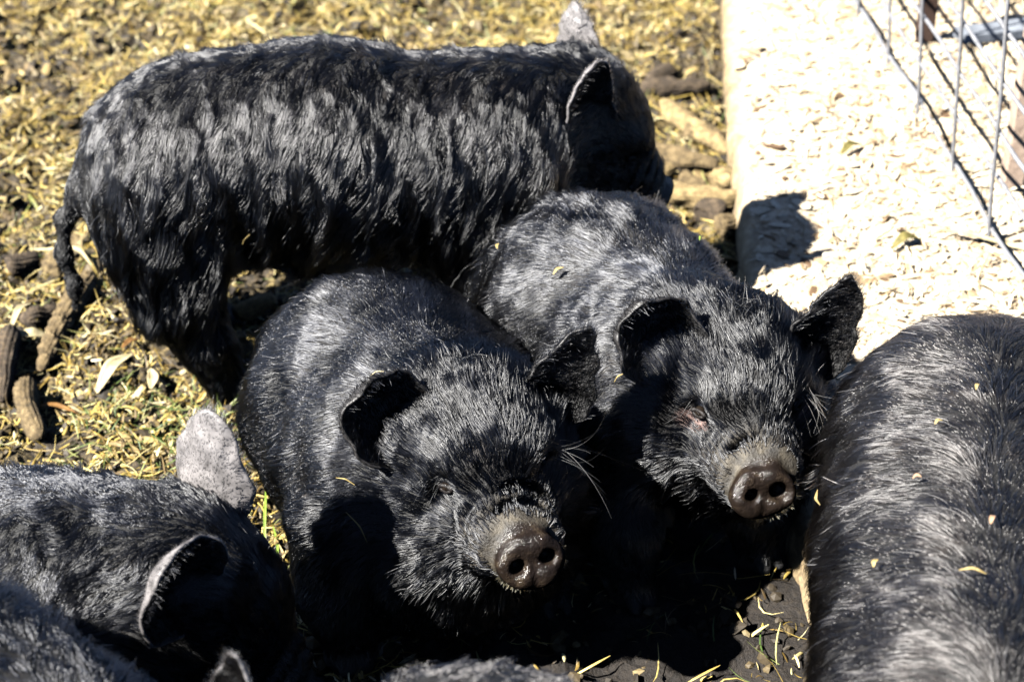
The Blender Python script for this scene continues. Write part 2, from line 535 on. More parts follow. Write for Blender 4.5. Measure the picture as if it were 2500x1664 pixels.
# ------------------------------------------------------------------ the pig
class Pig:
    def __init__(s, label, origin, heading, seed, voxel, lo, hi):
        """origin world xy on the ground, heading in degrees; body shapes are given in the pig's own frame"""
        s.label = label; s.o = np.array([origin[0], origin[1], 0.]); a = rad(heading)
        s.B = np.array([[math.cos(a), -math.sin(a), 0], [math.sin(a), math.cos(a), 0], [0, 0, 1.]])
        s.seed = seed
        s.sdf = Sdf(lo, hi, voxel)
        s.ears = []; s.H = None
        s.legs = []; s.lid = 'lid_dark'; s.pale_ears = True; s.rough = .003; s.dusty = 1.; s.kk = .07  # dusty: strength of the paler tone towards the top of the back
    def L(s, p): return s.o + s.B @ np.array(p, float)
    def ell(s, c, r, k=.07, tilt=0.):
        R = s.B
        if tilt:
            c_, n_ = math.cos(tilt), math.sin(tilt)
            R = s.B @ np.array([[c_, 0, -n_], [0, 1, 0], [n_, 0, c_]])
        s.sdf.ell(s.L(c), r, R, max(k, s.kk) if s.kk > .07 else k)
    def chain(s, pts, rs, k=.03):
        pts = [s.L(p) for p in pts]
        for a, b_, ra, rb in zip(pts, pts[1:], rs, rs[1:]): s.sdf.cone(a, b_, ra, rb, k)
    def leg(s, pts, rs):
        s.chain(pts, rs, .035)
        f = s.L(pts[-1])
        d = s.B @ np.array([1, 0, 0])
        for q in (-1, 1):   # cloven hoof
            c = f + d * .018 + (s.B @ np.array([0, q * .014, 0]))
            s.sdf.cone(c + np.array([0, 0, .012]), c + d * .02 - np.array([0, 0, .004]), .019, .014, .006)
        s.legs.append((np.mean([s.L(p) for p in pts], 0)))
    def head(s, pos, fwd, roll, neck, sc=1., disc_tilt=.22):
        """pos = world centre of the skull, neck = (local point, radius)"""
        R = rotmat(fwd, roll); pos = np.array(pos, float)
        s.H = (pos, R, sc); S = s.sdf
        def h(x, y, z): return pos + R @ (np.array([x, y, z]) * sc)
        s.h = h
        np_, nr = neck
        S.cone(s.L(np_), h(-.05, 0, -.01), nr, .13 * sc, .06)
        S.ell(h(-.02, 0, .035), np.array((.125, .118, .105)) * sc, R, .05)
        S.ell(h(.055, 0, .035), np.array((.085, .088, .07)) * sc, R, .04)
        for q in (-1, 1):
            S.ell(h(-.005, q * .078, -.05), np.array((.105, .075, .095)) * sc, R, .045)
            S.ell(h(.06, q * .052, .06), np.array((.05, .034, .028)) * sc, R, .025)        # brow
            S.ell(h(.075, q * .07, -.03), np.array((.055, .04, .042)) * sc, R, .03)        # fold below the eye
        S.ell(h(-.01, 0, -.095), np.array((.115, .11, .085)) * sc, R, .05)
        S.cone(h(.05, 0, -.012), h(.168, 0, -.030), .088 * sc, .058 * sc, .03)
        for q in (-1, 1): S.ell(h(.140, q * .036, -.048), np.array((.050, .034, .032)) * sc, R, .02)
        S.cone(h(.03, 0, -.095), h(.135, 0, -.082), .07 * sc, .034 * sc, .025)
        # mouth crease
        for q in (-1, 1): S.cone(h(.17, q * .02, -.068), h(.05, q * .085, -.075), .004, .006, .012, 'cut')
        Rd = rotmat(R @ np.array([math.cos(disc_tilt), 0, math.sin(disc_tilt)]), roll)
        # keep the disc's side axis that of the head
        Rd = np.stack([unit(R @ np.array([math.cos(disc_tilt), 0, math.sin(disc_tilt)])), R[:, 1],
                       unit(R @ np.array([-math.sin(disc_tilt), 0, math.cos(disc_tilt)]))], 1)
        dc = h(.218, 0, -.028); s.dc = dc; s.Rd = Rd
        for i, (x, zz, ry) in enumerate(((.190, -.008, .052), (.168, -.004, .059), (.143, .003, .066))):
            c = h(x, 0, zz - .012)
            S.ring(c, Rd, ry * sc, (ry - .004) * sc, .0105 * sc, .007, 'join', top=-.01)
            S.ring(c - Rd[:, 0] * .0105 * sc, Rd, (ry + .005) * sc, (ry + .003) * sc, .0065 * sc, .006, 'cut', top=-.01)
        S.disc(dc, Rd, .049 * sc, .041 * sc, .019 * sc, .008, .013)
        S.ring(dc + Rd[:, 0] * .0135 * sc, Rd, .043 * sc, .033 * sc, .0075 * sc, .007)
        for q in (-1, 1):
            S.ell(dc + Rd @ (np.array([.017, q * .017, -.019]) * sc), np.array((.011, .016, .015)) * sc, Rd, .008)
        S.ell(dc + Rd @ (np.array([.012, 0, .022]) * sc), np.array((.014, .030, .016)) * sc, Rd, .01)
        for q in (-1, 1):
            c = dc + Rd @ (np.array([.021, q * .0225 + .001, .001 + q * .0012]) * sc)
            S.ring(c - Rd[:, 0] * .001, Rd, .0145 * sc, .0135 * sc, .0042 * sc, .006)
            S.ell(c, np.array((.03, .0118 + q * .0006, .0100)) * sc, Rd, .005, 'cut')
            S.cone(c + Rd @ (np.array([.006, q * .006, .002]) * sc), c + Rd @ (np.array([.010, q * .021, -.006]) * sc), .0045, .002, .005, 'cut')
        S.cone(dc + Rd @ (np.array([.034, 0, -.014]) * sc), dc + Rd @ (np.array([.030, 0, -.05]) * sc), .003, .006, .008, 'cut')
        # eye sockets
        s.eyes = []
        for q in (-1, 1):
            p = h(.108, q * .088, .042); 
            for _ in range(12):
                dd = S.sample(p[None])[0]; g = S.grad(p[None])[0]; p = p - g * dd
            s.eyes.append((p, g))
        for p, g in s.eyes:
            S.ell(p + g * .004, (.019, .019, .019), None, .016, 'cut')
    def ear(s, base, axis, front, L, W, cup, curl, world=False, **kw):
        pos, R, sc = s.H
        b_ = s.h(*base)
        if not world: axis = R @ np.array(axis, float); front = R @ np.array(front, float)
        s.ears.append(ear_shell(b_, axis, front, L, W, cup, curl, **kw))
        # fleshy root
        ax = unit(axis)
        s.sdf.cone(b_ - ax * .03, b_ + ax * .018, .036, .024, .03)
    def build(s, hair_n=60000, hair_len=.03, wave=.35, wscale=.04, clump=.5, curl=0., side_down=.6, head_len=.024, mat='hair', lift=.3,
              nclump=3500, r_hair=.00042, frizz=.12, flow_back=1., spine_tuft=0., top_len=.6, fork=None, wz=1.):
        S = s.sdf
        nz = Waves(s.seed + 50, .16, 10, 1); nz2 = Waves(s.seed + 51, .05, 12, 1)
        ax = [(S.lo[i] + np.arange(S.n[i], dtype=np.float32) * S.h) for i in range(3)]
        for i0 in range(S.n[0]):     # slight unevenness of hide, only near the surface
            D = S.D[i0]; m_ = np.abs(D) < .025
            if not m_.any(): continue
            j_, k_ = np.nonzero(m_)
            P = np.stack([np.full(len(j_), ax[0][i0]), ax[1][j_], ax[2][k_]], -1)
            D[j_, k_] -= (nz(P) * s.rough + nz2(P) * s.rough * .3)[:, 0]
        V, Q = S.mesh()
        nb = len(V)
        mats = [M['skin'], M['ear'], M['ear_dark']]
        muz = np.zeros(nb); dsc = np.zeros(nb)
        if s.H:
            pos, R, sc = s.H
            q = (V - s.dc) @ s.Rd / sc
            rr = np.sqrt((q[:, 1] / .052) ** 2 + (q[:, 2] / .044) ** 2)
            dsc = np.clip((q[:, 0] + .004) / .006, 0, 1) * (rr < 1.35)
            d = np.linalg.norm(q, axis=1)
            muz = np.clip((.084 - np.linalg.norm((q - [-.04, 0, .022]) / [1, 1.15, 1], axis=1)) / .035, 0, 1)
            muz = muz * np.clip((q[:, 2] + .05) / .03, 0, 1)
        faces = [Q]; midx = [np.zeros(len(Q), int)]; Vs = [V]; off = nb
        for (ev, eq, efl, inn) in s.ears:
            faces.append(eq + off); midx.append(np.where(inn == 1, 0, 1 if s.pale_ears else 2).astype(int)); Vs.append(ev); off += len(ev)
        VV = np.concatenate(Vs); FF = np.concatenate(faces)
        root = bpy.data.objects.new('pig', None); COL.objects.link(root)
        root.location = s.o; root.empty_display_size = .2
        tag(root, s.label, 'pig', 'black hairy pigs crowded in the pen')
        o3 = s.o
        me = mesh_from('body', VV - o3, faces=FF, mats=mats, midx=np.concatenate(midx))
        pat = np.zeros(nb)
        if s.H and s.lid == 'lid':
            for p, g in s.eyes:
                v = (V - p) @ s.H[1]
                pat = np.maximum(pat, np.clip(1.3 - np.sqrt(((v[:, 0] + .004) / .020) ** 2 + (v[:, 1] / .028) ** 2 + ((v[:, 2] + .011) / .015) ** 2), 0, 1) ** .6)
        for nm, arr in (('muzzle', muz), ('disc', dsc), ('patch', pat)):
            a = me.attributes.new(nm, 'FLOAT', 'POINT')
            full = np.zeros(len(VV), np.float32); full[:nb] = arr
            a.data.foreach_set('value', full)
        link('body', me, root)
        if s.H:
            for p, g in s.eyes: s.make_eye(p, g, root)
        s.root = root
        if not HAIR: return
        r = np.random.default_rng(s.seed)
        P, N, _, _ = tri_sample(V, Q, int(hair_n), r)
        # region of each root
        Lh = np.full(len(P), hair_len) * r.uniform(.55, 1.2, len(P)) * (1 + .25 * np.clip(nz(P)[:, 0], -1, 1))
        keep = P[:, 2] > .035
        Lh *= np.interp(P[:, 2], [.12, .33], [.42, 1])
        Lh *= top_len + (1.15 - top_len) * np.clip((S.lo[2] + S.n[2] * S.h - .16 - P[:, 2]) / .22, 0, 1)
        hw = np.zeros(len(P))
        loc = (P - s.o) @ s.B
        belly = np.clip((.2 - P[:, 2]) / .1, 0, 1)
        if s.H:
            pos, R, sc = s.H
            q = (P - pos) @ R / sc
            dq = np.linalg.norm(q - [.03, 0, -.02], axis=1)
            hw = np.clip((.22 - dq) / .06, 0, 1)
            hl = np.interp(q[:, 0], [-.1, .05, .12, .165, .20], [head_len * 1.1, head_len, head_len * .7, head_len * .45, head_len * .28])
            chin = np.clip((-.05 - q[:, 2]) / .06, 0, 1)
            hl = hl * (1 + 1.5 * chin)
            Lh = Lh * (1 - hw) + hl * hw * r.uniform(.6, 1.25, len(P))
            qd = (P - s.dc) @ s.Rd / sc
            ond = (qd[:, 0] > -.008) & (np.abs(qd[:, 1]) < .075) & (np.abs(qd[:, 2]) < .07)
            keep &= ~ond
            bare = np.exp(-(np.linalg.norm((qd - [-.035, 0, .03]) / [1.4, 1.3, .95], axis=1) / .050) ** 2)
            keep &= r.random(len(P)) > bare * .93
            for p, g in s.eyes:
                keep &= np.linalg.norm(P - p, axis=1) > (.010 if s.lid == 'lid' else .006)
                if s.lid == 'lid':
                    v = (P - p) @ R
                    keep &= (np.sqrt(((v[:, 0] + .004) / .022) ** 2 + (v[:, 1] / .03) ** 2 + ((v[:, 2] + .011) / .013) ** 2) > 1) | (r.random(len(P)) < .12)
        if fork is not None: Lh = Lh * np.where(loc[:, 0] < fork, .12, 1)
        if spine_tuft:
            sp = np.exp(-(loc[:, 1] / .035) ** 2) * np.clip((P[:, 2] - .4) / .1, 0, 1) * (1 - hw)
            Lh = Lh * (1 + spine_tuft * sp)
        P, N, Lh, hw = P[keep], N[keep], Lh[keep], hw[keep]
        back = s.B @ np.array([-1., 0, 0])
        side = s.B @ np.array([0, 1., 0])
        def flow(p):
            l = (p - s.o) @ side
            z = p[:, 2:3]
            ou = np.clip(l / .12, -1, 1)[:, None] * side
            dn = np.array([0, 0, -1.])
            sd_ = np.clip(np.abs(l) / .14, 0, 1)[:, None]
            f = back * flow_back + ou * .7 * side_down + dn * sd_ * side_down
            low = np.clip((.24 - z) / .08, 0, 1)
            f = f * (1 - low) + (dn * 1.2 + back * .15) * low
            if s.H:
                pos, R, sc = s.H
                q = (p - pos) @ R / sc
                w_ = np.clip((.24 - np.linalg.norm(q - [.03, 0, -.02], axis=1)) / .08, 0, 1)[:, None]
                v = q - np.array([.235, 0, -.045])
                v[:, 1] *= 1.25
                v = nrm(v)
                v[:, 2] -= .55 * np.clip(-q[:, 2] / .08, 0, 1)
                # forelock falls forward between the ears
                cr = np.clip((.02 - q[:, 0]) / .04, 0, 1) * np.clip((q[:, 2] - .07) / .03, 0, 1)
                v[:, 0] += cr * .5
                hv = v @ R.T
                f = nrm(f) * (1 - w_) + nrm(hv) * w_
            return nrm(f)
        body = hw < .5
        st = []
        if body.any():
            st.append((grow(P[body], N[body], Lh[body], flow, S, s.seed + 3, K=8, lift=lift, wave=wave, wscale=wscale, curl=curl, clump=clump, nclump=nclump, frizz=frizz, wz=wz), r_hair))
        if (~body).any():
            st.append((grow(P[~body], N[~body], Lh[~body], flow, S, s.seed + 4, K=8, lift=.24, wave=.16, wscale=.07, clump=.6, nclump=2600, frizz=.12), r_hair))
        # ears: short fur outside, wisps at the rim and inside
        for e, (ev, eq, efl, inn) in enumerate(s.ears):
            r2 = np.random.default_rng(s.seed + 60 + e)
            Pe, Ne, fe, te = tri_sample(ev, eq, 4200, r2)
            fl = efl[te[:, 0]]
            isin = inn[fe] == 1
            if s.pale_ears:
                vv = (te[:, 0] % (26 * 32)); kk = isin
                Pe, Ne, fl, isin = Pe[kk], Ne[kk], fl[kk], isin[kk]
                Pf, Nf, ff, tf = tri_sample(ev, eq, 3400, r2)
                k2 = inn[ff] == 0
                Pf, Nf, df = Pf[k2], Nf[k2], efl[tf[k2, 0]]
                df = nrm(df + Nf * .35 + r2.normal(size=df.shape) * .25)
                t_ = np.linspace(0, 1, 4)[None, :, None]
                fz = Pf[:, None] + df[:, None] * t_ * r2.uniform(.003, .008, (len(Pf), 1, 1))
                curves_object('ear_fuzz', fz - o3, np.full(len(fz), .0003), .0001, M['fuzz'], root)
            Le = np.where(isin, .016, .007 if s.pale_ears else .011) * r2.uniform(.5, 1.4, len(Pe))
            K = 5
            pts = np.zeros((len(Pe), K, 3)); p = Pe.copy(); pts[:, 0] = p
            own = r2.normal(size=Pe.shape) * .28
            for j in range(1, K):
                d = nrm(fl + Ne * np.where(isin, .55, .18)[:, None] + own * (.3 + j * .25))
                p = p + d * (Le / (K - 1))[:, None]; pts[:, j] = p
            st.append((pts, .00032))
        DZ = Waves(s.seed + 80, .13, 10, 1); DY = Waves(s.seed + 81, .03, 10, 1)
        K = 8; allp = []; allr = []
        for pts, rr in st:
            if pts.shape[1] != K:
                t = np.linspace(0, pts.shape[1] - 1, K); i = np.minimum(t.astype(int), pts.shape[1] - 2); f = (t - i)[None, :, None]
                pts = pts[:, i] * (1 - f) + pts[:, i + 1] * f
            allp.append(pts); allr.append(np.full(len(pts), rr))
        pts = np.concatenate(allp); rr = np.concatenate(allr) * r.uniform(.7, 1.3, sum(len(x) for x in allr))
        p0 = pts[:, 0]
        top_ = S.lo[2] + S.n[2] * S.h - .16
        du = np.clip((p0[:, 2] - (top_ - .26)) / .16, 0, 1) * np.clip(.75 + .35 * DZ(p0)[:, 0] + .15 * DY(p0)[:, 0], 0, 1)  # coat mottled and paler towards the top of the back
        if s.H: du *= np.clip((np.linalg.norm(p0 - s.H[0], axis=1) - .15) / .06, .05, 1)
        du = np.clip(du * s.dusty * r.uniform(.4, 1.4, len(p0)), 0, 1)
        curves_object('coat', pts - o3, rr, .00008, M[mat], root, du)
    def bristles(s, seed, whisk):
        """short straw coloured bristles round the disc and long loose face hairs"""
        r = np.random.default_rng(seed); sc = s.H[2]; o3 = s.o
        n = 190; a = r.uniform(0, 2 * np.pi, n); a = np.where(np.sin(a) > .2, -a, a)
        rr = r.uniform(.92, 1.02, n)
        P = np.stack([r.uniform(-.010, .012, n), np.cos(a) * .052 * rr, np.sin(a) * .042 * rr], -1) * sc
        D = np.stack([r.uniform(.1, 1.0, n), np.cos(a), np.sin(a)], -1); D = nrm(D + r.normal(size=D.shape) * .25)
        t = np.linspace(0, 1, 4)[None, :, None]; L = r.uniform(.002, .007, (n, 1, 1))
        pts = (P[:, None] + D[:, None] * t * L) @ s.Rd.T + s.dc
        curves_object('bristles', pts - o3, np.full(n, .00032), .0001, M['bristle'], s.root)
        W = []
        for (pt, d, ln, k, dr) in whisk:
            p0 = s.h(*pt); d = s.H[1] @ unit(d)
            g = s.sdf.grad(p0[None])[0]; p0 = p0 - g * s.sdf.sample(p0[None])[0]
            for i in range(k):
                dd = unit(d + r.normal(size=3) * .33); side = unit(np.cross(dd, g) + r.normal(size=3) * .4); q = p0 + r.normal(size=3) * .007
                l_ = ln * r.uniform(.5, 1.15); bd = r.normal() * .9
                tt = np.linspace(0, 1, 10)[:, None]
                W.append(q + dd * tt * l_ + side * tt ** 2 * l_ * bd - np.array([0, 0, 1.]) * tt ** 2 * l_ * dr)
        W = np.array(W)
        curves_object('whiskers', W - o3, np.full(len(W), .00026), .00008, M['whisker'], s.root)
    def make_eye(s, p, g, root):
        R = s.H[1]
        c = p - g * .0105
        u, v = np.meshgrid(np.linspace(0, 2 * np.pi, 20, endpoint=False), np.linspace(0, np.pi, 12))
        X = np.stack([np.cos(u) * np.sin(v), np.sin(u) * np.sin(v), np.cos(v)], -1).reshape(-1, 3) * .0095
        q = []
        for j in range(11):
            for i in range(20):
                a = j * 20 + i; b_ = j * 20 + (i + 1) % 20
                q.append((a, b_, b_ + 20, a + 20))
        link('eye', mesh_from('eye', X + c - s.o, faces=np.array(q)[:, ::-1], mats=[M['eye']]), root)
        # lids: two fleshy crescents round the eyeball
        fx = unit(R[:, 0] - g * (R[:, 0] @ g)); fy = np.cross(g, fx)
        nu, nv = 24, 8
        vs = []; q = []
        for i in range(nu):
            a = 2 * np.pi * i / nu
            ctr = c + g * .0060 + fx * math.cos(a) * .0105 + fy * math.sin(a) * .0045
            rd = unit(fx * math.cos(a) + fy * math.sin(a))
            tb = .0034 + .0008 * math.sin(3 * a)
            for k in range(nv):
                b_ = 2 * np.pi * k / nv
                vs.append(ctr + rd * math.cos(b_) * tb + g * math.sin(b_) * tb * .9)
        for i in range(nu):
            for k in range(nv):
                q.append((i * nv + k, ((i + 1) % nu) * nv + k, ((i + 1) % nu) * nv + (k + 1) % nv, i * nv + (k + 1) % nv))
        link('eyelid', mesh_from('eyelid', np.array(vs) - s.o, faces=q, mats=[M['lid_dark']]), root)


# ------------------------------------------------------------------ pigs
# the pig standing across the back, seen from its right side
def pig_standing():
    p = Pig('shaggy black pig standing sideways across the back, thin tail hanging behind its rump',
            (-.27, .34), 5, 11, .005, (-.90, .02, -.01), (.46, .72, .78))
    p.ell((-.30, 0, .435), (.19, .17, .185))
    p.ell((-.37, 0, .395), (.13, .15, .145))
    p.ell((-.08, 0, .45), (.27, .185, .20))
    p.ell((-.02, 0, .37), (.25, .145, .155))
    p.ell((.18, 0, .405), (.17, .165, .185))
    p.chain([(.13, 0, .43), (.29, .01, .455)], [.155, .135], .06)
    for q in (-1, 1):
        p.ell((-.36, q * .075, .34), (.12, .085, .15), .05)
        e = -.05 if q > 0 else 0
        p.leg([(-.355 + e, q * .085, .30), (-.345 + e, q * .11, .20), (-.305 + e, q * .125, .12), (-.265 + e, q * .13, .02)], [.10, .068, .042, .034])
        p.leg([(.20, q * .09, .30), (.21, q * .11, .20), (.20, q * .115, .11), (.215, q * .115, .02)], [.09, .06, .04, .034])
    p.rough = .0012
    p.chain([(-.46, -.02, .43), (-.505, -.03, .40), (-.54, -.04, .345), (-.548, -.05, .28), (-.535, -.06, .22), (-.54, -.06, .17)], [.045, .018, .0125, .0105, .0095, .005], .03)
    p.head((.128, .44, .438), (.66, -.02, -.50), .05, ((.24, 0, .46), .145), .92)
    # ears: far one upright, near one seen from behind
    p.ear((-.05, .075, .040), (-.04, .12, .95), (.6, .8, .1), .150, .060, .6, .15, wob=1, world=True)
    p.ear((-.02, -.105, .0), (.12, -.10, .93), (.62, -.78, -.05), .195, .085, 1.05, .35, wob=2, world=True)
    p.build(hair_n=85000, fork=-.475, hair_len=.075, mat='hair_shaggy', wave=.20, wscale=.05, wz=.3, clump=.72, side_down=2.6, head_len=.026, curl=.10, flow_back=1.0, nclump=3800, r_hair=.00048, lift=.13, top_len=.45)
    return p

def pig_front():
    p = Pig('fat black pig in the middle looking up, long pale whiskers beside its right eye',
            (-.18, -.26), -68, 21, .005, (-.52, -.84, -.01), (.26, .14, .66))
    p.dusty = 1.3
    p.ell((-.05, 0, .245), (.24, .232, .20), .06)
    p.ell((-.14, 0, .25), (.17, .195, .18), .06)
    p.ell((.10, 0, .26), (.19, .215, .20), .06)
    for q in (-1, 1):
        p.leg([(-.18, q * .10, .18), (-.18, q * .13, .10), (-.16, q * .13, .02)], [.10, .05, .036])
        p.leg([(.15, q * .14, .20), (.20, q * .17, .12), (.22, q * .17, .02)], [.10, .06, .038])
    p.chain([(-.31, 0, .28), (-.345, .02, .24), (-.35, .03, .18)], [.03, .014, .008], .03)
    p.pale_ears = False
    p.head((-.057, -.447, .341), (.36, -.92, -.07), .09, ((.12, 0, .28), .18), 1.0, .46)
    for q in (-1, 1): p.sdf.ell(p.h(.0, q * .08, -.11), (.115, .085, .11), p.H[1], .05)
    p.sdf.ell(p.h(.05, 0, -.165), (.10, .095, .085), p.H[1], .05)
    p.ell((.20, 0, .17), (.16, .17, .13))
    p.ear((.0, -.098, .042), (-.52, .15, .82), (.25, -.80, .55), .165, .088, 1.15, 1.7, tip=3.2, cexp=4, wob=3, world=True)
    p.ear((-.005, .112, .030), (.42, .04, .9), (.02, -.95, .22), .172, .075, .85, .1, tip=1.05, wob=4, world=True)
    p.build(hair_n=95000, hair_len=.026, wave=.13, wscale=.09, clump=.35, side_down=.8, head_len=.042, curl=.03, nclump=9000, r_hair=.00045, lift=.15, top_len=.75)
    if HAIR: p.bristles(25, [((.10, .09, .045), (.7, .75, .0), .11, 12, .3), ((.10, -.09, .045), (.5, -.7, .1), .03, 14, .5), ((-.03, .0, .14), (.3, .2, .9), .035, 26, .5)])
    return p

def pig_behind():
    p = Pig('black pig beside the chip covered slab looking up, pink skin round its eye',
            (.19, -.08), -66, 31, .005, (-.14, -.62, -.01), (.64, .30, .66))
    p.ell((-.05, 0, .28), (.26, .215, .21), .06)
    p.ell((-.14, 0, .29), (.17, .195, .195), .06)
    p.ell((.12, 0, .28), (.18, .19, .19), .06)
    for q in (-1, 1):
        p.leg([(-.20, q * .09, .18), (-.20, q * .12, .10), (-.18, q * .12, .02)], [.09, .05, .036])
        p.leg([(.17, q * .10, .22), (.25, q * .12, .12), (.28, q * .12, .02)], [.10, .06, .038])
    p.chain([(-.30, 0, .32), (-.33, .02, .28), (-.335, .03, .22)], [.03, .014, .008], .03)
    p.lid = 'lid'; p.dusty = 1.3
    p.pale_ears = False
    p.head((.355, -.27, .332), (.10, -.99, -.06), .02, ((.14, 0, .30), .17), .97, .42)
    for q in (-1, 1): p.sdf.ell(p.h(.0, q * .07, -.08), (.11, .08, .095), p.H[1], .05)
    p.sdf.ell(p.h(.07, 0, -.115), (.09, .075, .06), p.H[1], .04)
    p.ear((.015, -.112, .062), (-.46, .10, .86), (.20, -.82, .50), .165, .088, 1.15, 1.6, tip=3.2, cexp=4, wob=5, world=True)
    p.ear((-.01, .11, .035), (.36, .06, .90), (.06, -.93, .22), .178, .074, .85, .15, tip=1.12, wob=6, world=True)
    p.build(hair_n=90000, hair_len=.030, wave=.18, wscale=.10, clump=.42, side_down=.8, head_len=.036, curl=.05, nclump=7000, r_hair=.00045, lift=.17, top_len=.75)
    if HAIR: p.bristles(35, [((.10, .09, .045), (.8, .35, -.2), .06, 14, .6), ((.10, -.09, .045), (.5, -.7, .1), .03, 12, .5), ((-.03, .0, .14), (.3, .2, .9), .035, 40, .5)])
    return p

def pig_left():
    p = Pig('woolly black pig at the left edge facing lower right, broad grey ear backs showing',
            (-.725, -.73), -6, 41, .006, (-1.25, -1.05, -.01), (-.10, -.40, .68))
    p.ell((-.20, 0, .30), (.24, .18, .18))
    p.ell((.06, 0, .29), (.20, .175, .18))
    p.chain([(.08, 0, .295), (.24, -.01, .31)], [.155, .135], .06)
    for q in (-1, 1):
        p.leg([(-.34, q * .09, .26), (-.35, q * .11, .12), (-.33, q * .11, .02)], [.09, .05, .036])
        p.leg([(.06, q * .10, .26), (.08, q * .12, .12), (.09, q * .12, .02)], [.09, .055, .036])
    p.head((-.45, -.765, .318), (.70, -.20, -.50), .08, ((.10, 0, .31), .15), .98)
    p.ear((-.045, .085, .055), (.06, .16, .95), (.50, .82, -.1), .172, .084, .85, .2, wamp=.7, tip=1.9, wob=7, world=True)
    p.ear((.0, -.07, .105), (-.50, -.25, .74), (.82, -.30, -.40), .15, .09, .75, 1.3, wamp=.4, tip=2.6, wob=8, world=True)
    p.build(hair_n=80000, hair_len=.040, wave=.28, wscale=.06, clump=.6, side_down=1.5, head_len=.03, curl=.35, nclump=3500, r_hair=.00048, lift=.2)
    return p

def pig_right():
    p = Pig('large black pig at the right edge seen from above, its coat parted along the spine',
            (.65, -.69), -101, 51, .006, (.32, -1.50, -.01), (.98, -.12, .76))
    p.kk = .16; p.rough = .002; p.dusty = 1.1
    p.ell((-.20, 0, .38), (.22, .215, .19))
    p.ell((.10, 0, .37), (.27, .225, .20))
    p.ell((.42, 0, .37), (.22, .21, .20))
    p.chain([(.45, 0, .38), (.66, 0, .36)], [.18, .13], .05)
    for q in (-1, 1):
        p.leg([(-.24, q * .10, .26), (-.25, q * .13, .12), (-.23, q * .13, .02)], [.10, .05, .036])
        p.leg([(.40, q * .11, .26), (.42, q * .13, .12), (.43, q * .13, .02)], [.10, .055, .036])
    p.build(hair_n=70000, hair_len=.040, wave=.09, wscale=.12, clump=.5, side_down=1.2, curl=.03, nclump=6000, mat='hair_grey', flow_back=.45, lift=.16, top_len=.75, r_hair=.00045)
    return p

def pig_corner():
    p = Pig('black pig cut off by the bottom left corner, only its blurred woolly rump showing',
            (-.66, -1.14), -30, 61, .008, (-1.15, -1.60, -.01), (-.25, -.80, .76))
    p.ell((-.05, 0, .41), (.24, .20, .19))
    p.ell((.15, 0, .375), (.20, .18, .18))
    for q in (-1, 1):
        p.leg([(-.14, q * .09, .26), (-.15, q * .11, .12), (-.13, q * .11, .02)], [.09, .05, .036])
        p.leg([(.16, q * .10, .26), (.18, q * .12, .12), (.19, q * .12, .02)], [.09, .055, .036])
    p.build(hair_n=42000, hair_len=.036, wave=.3, wscale=.05, clump=.6, side_down=1.2, curl=.35, nclump=2400, r_hair=.0005)
    return p

def pig_bottom():
    p = Pig('pig at the bottom edge, only the top of its back and one ear tip showing',
            (-.03, -1.27), 178, 71, .008, (-.62, -1.62, -.01), (.46, -.96, .78))
    p.ell((.0, 0, .415), (.22, .17, .19))
    p.ell((-.14, 0, .37), (.16, .17, .17))
    for q in (-1, 1):
        p.leg([(-.18, q * .09, .26), (-.19, q * .11, .12), (-.17, q * .11, .02)], [.09, .05, .036])
        p.leg([(.16, q * .10, .26), (.18, q * .12, .12), (.19, q * .12, .02)], [.09, .055, .036])
    p.head((-.25, -1.29, .395), (-.75, -.5, -.35), 0, ((.12, 0, .40), .14), .9)
    p.ear((-.02, -.10, .07), (.0, .25, .9), (-.5, -.8, .1), .15, .055, .8, .3, wob=9, world=True)
    p.ear((-.03, .10, .05), (-.05, -.25, .9), (-.9, -.3, .1), .12, .055, .8, .3, wob=10, world=True)
    p.build(hair_n=36000, hair_len=.03, wave=.5, wscale=.04, clump=.5, curl=.3, nclump=3000, mat='hair_grey')
    return p

PIGS = [f() for f in (pig_standing, pig_front, pig_behind, pig_left, pig_right, pig_corner, pig_bottom)]
print('pigs', time.time() - T0)

# ------------------------------------------------------------------ ground
def ground_h(x, y):
    a = fbm2(x * 4.2 + 3, y * 4.2 + 9, 3, 3) - .45
    b = fbm2(x * 17 + 1, y * 17, 8, 3) - .45
    c = np.abs(fbm2(x * 45, y * 45 + 4, 21, 2) - .38)
    near = np.clip((np.abs(x - .45) - .02) / .1, .3, 1)
    return (a * .09 + b * .085 - c * .040) * near - .006

def shade_patch(x, y):  # patch of ground coloured near black to stand for shade among the pigs
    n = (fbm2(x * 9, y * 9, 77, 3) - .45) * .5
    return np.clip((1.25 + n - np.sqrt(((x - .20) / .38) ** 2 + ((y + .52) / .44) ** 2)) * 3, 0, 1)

def sheet(name, xs, ys, zf, mat, kind='structure', label=None):
    X, Y = np.meshgrid(xs, ys)
    Z = zf(X, Y)
    V = np.stack([X, Y, Z], -1).reshape(-1, 3)
    nx, ny = len(xs), len(ys)
    i = (np.arange(ny - 1)[:, None] * nx + np.arange(nx - 1)[None, :]).ravel()
    F = np.stack([i, i + 1, i + nx + 1, i + nx], 1)
    o = link(name, mesh_from(name, V, faces=F, mats=[mat]))
    at_ = o.data.attributes.new('shade_dirt', 'FLOAT', 'POINT')
    at_.data.foreach_set('value', shade_patch(V[:, 0], V[:, 1]).astype(np.float32))  # on the ground: shade painted into the colour
    tag(o, label=label, kind=kind)
    return o

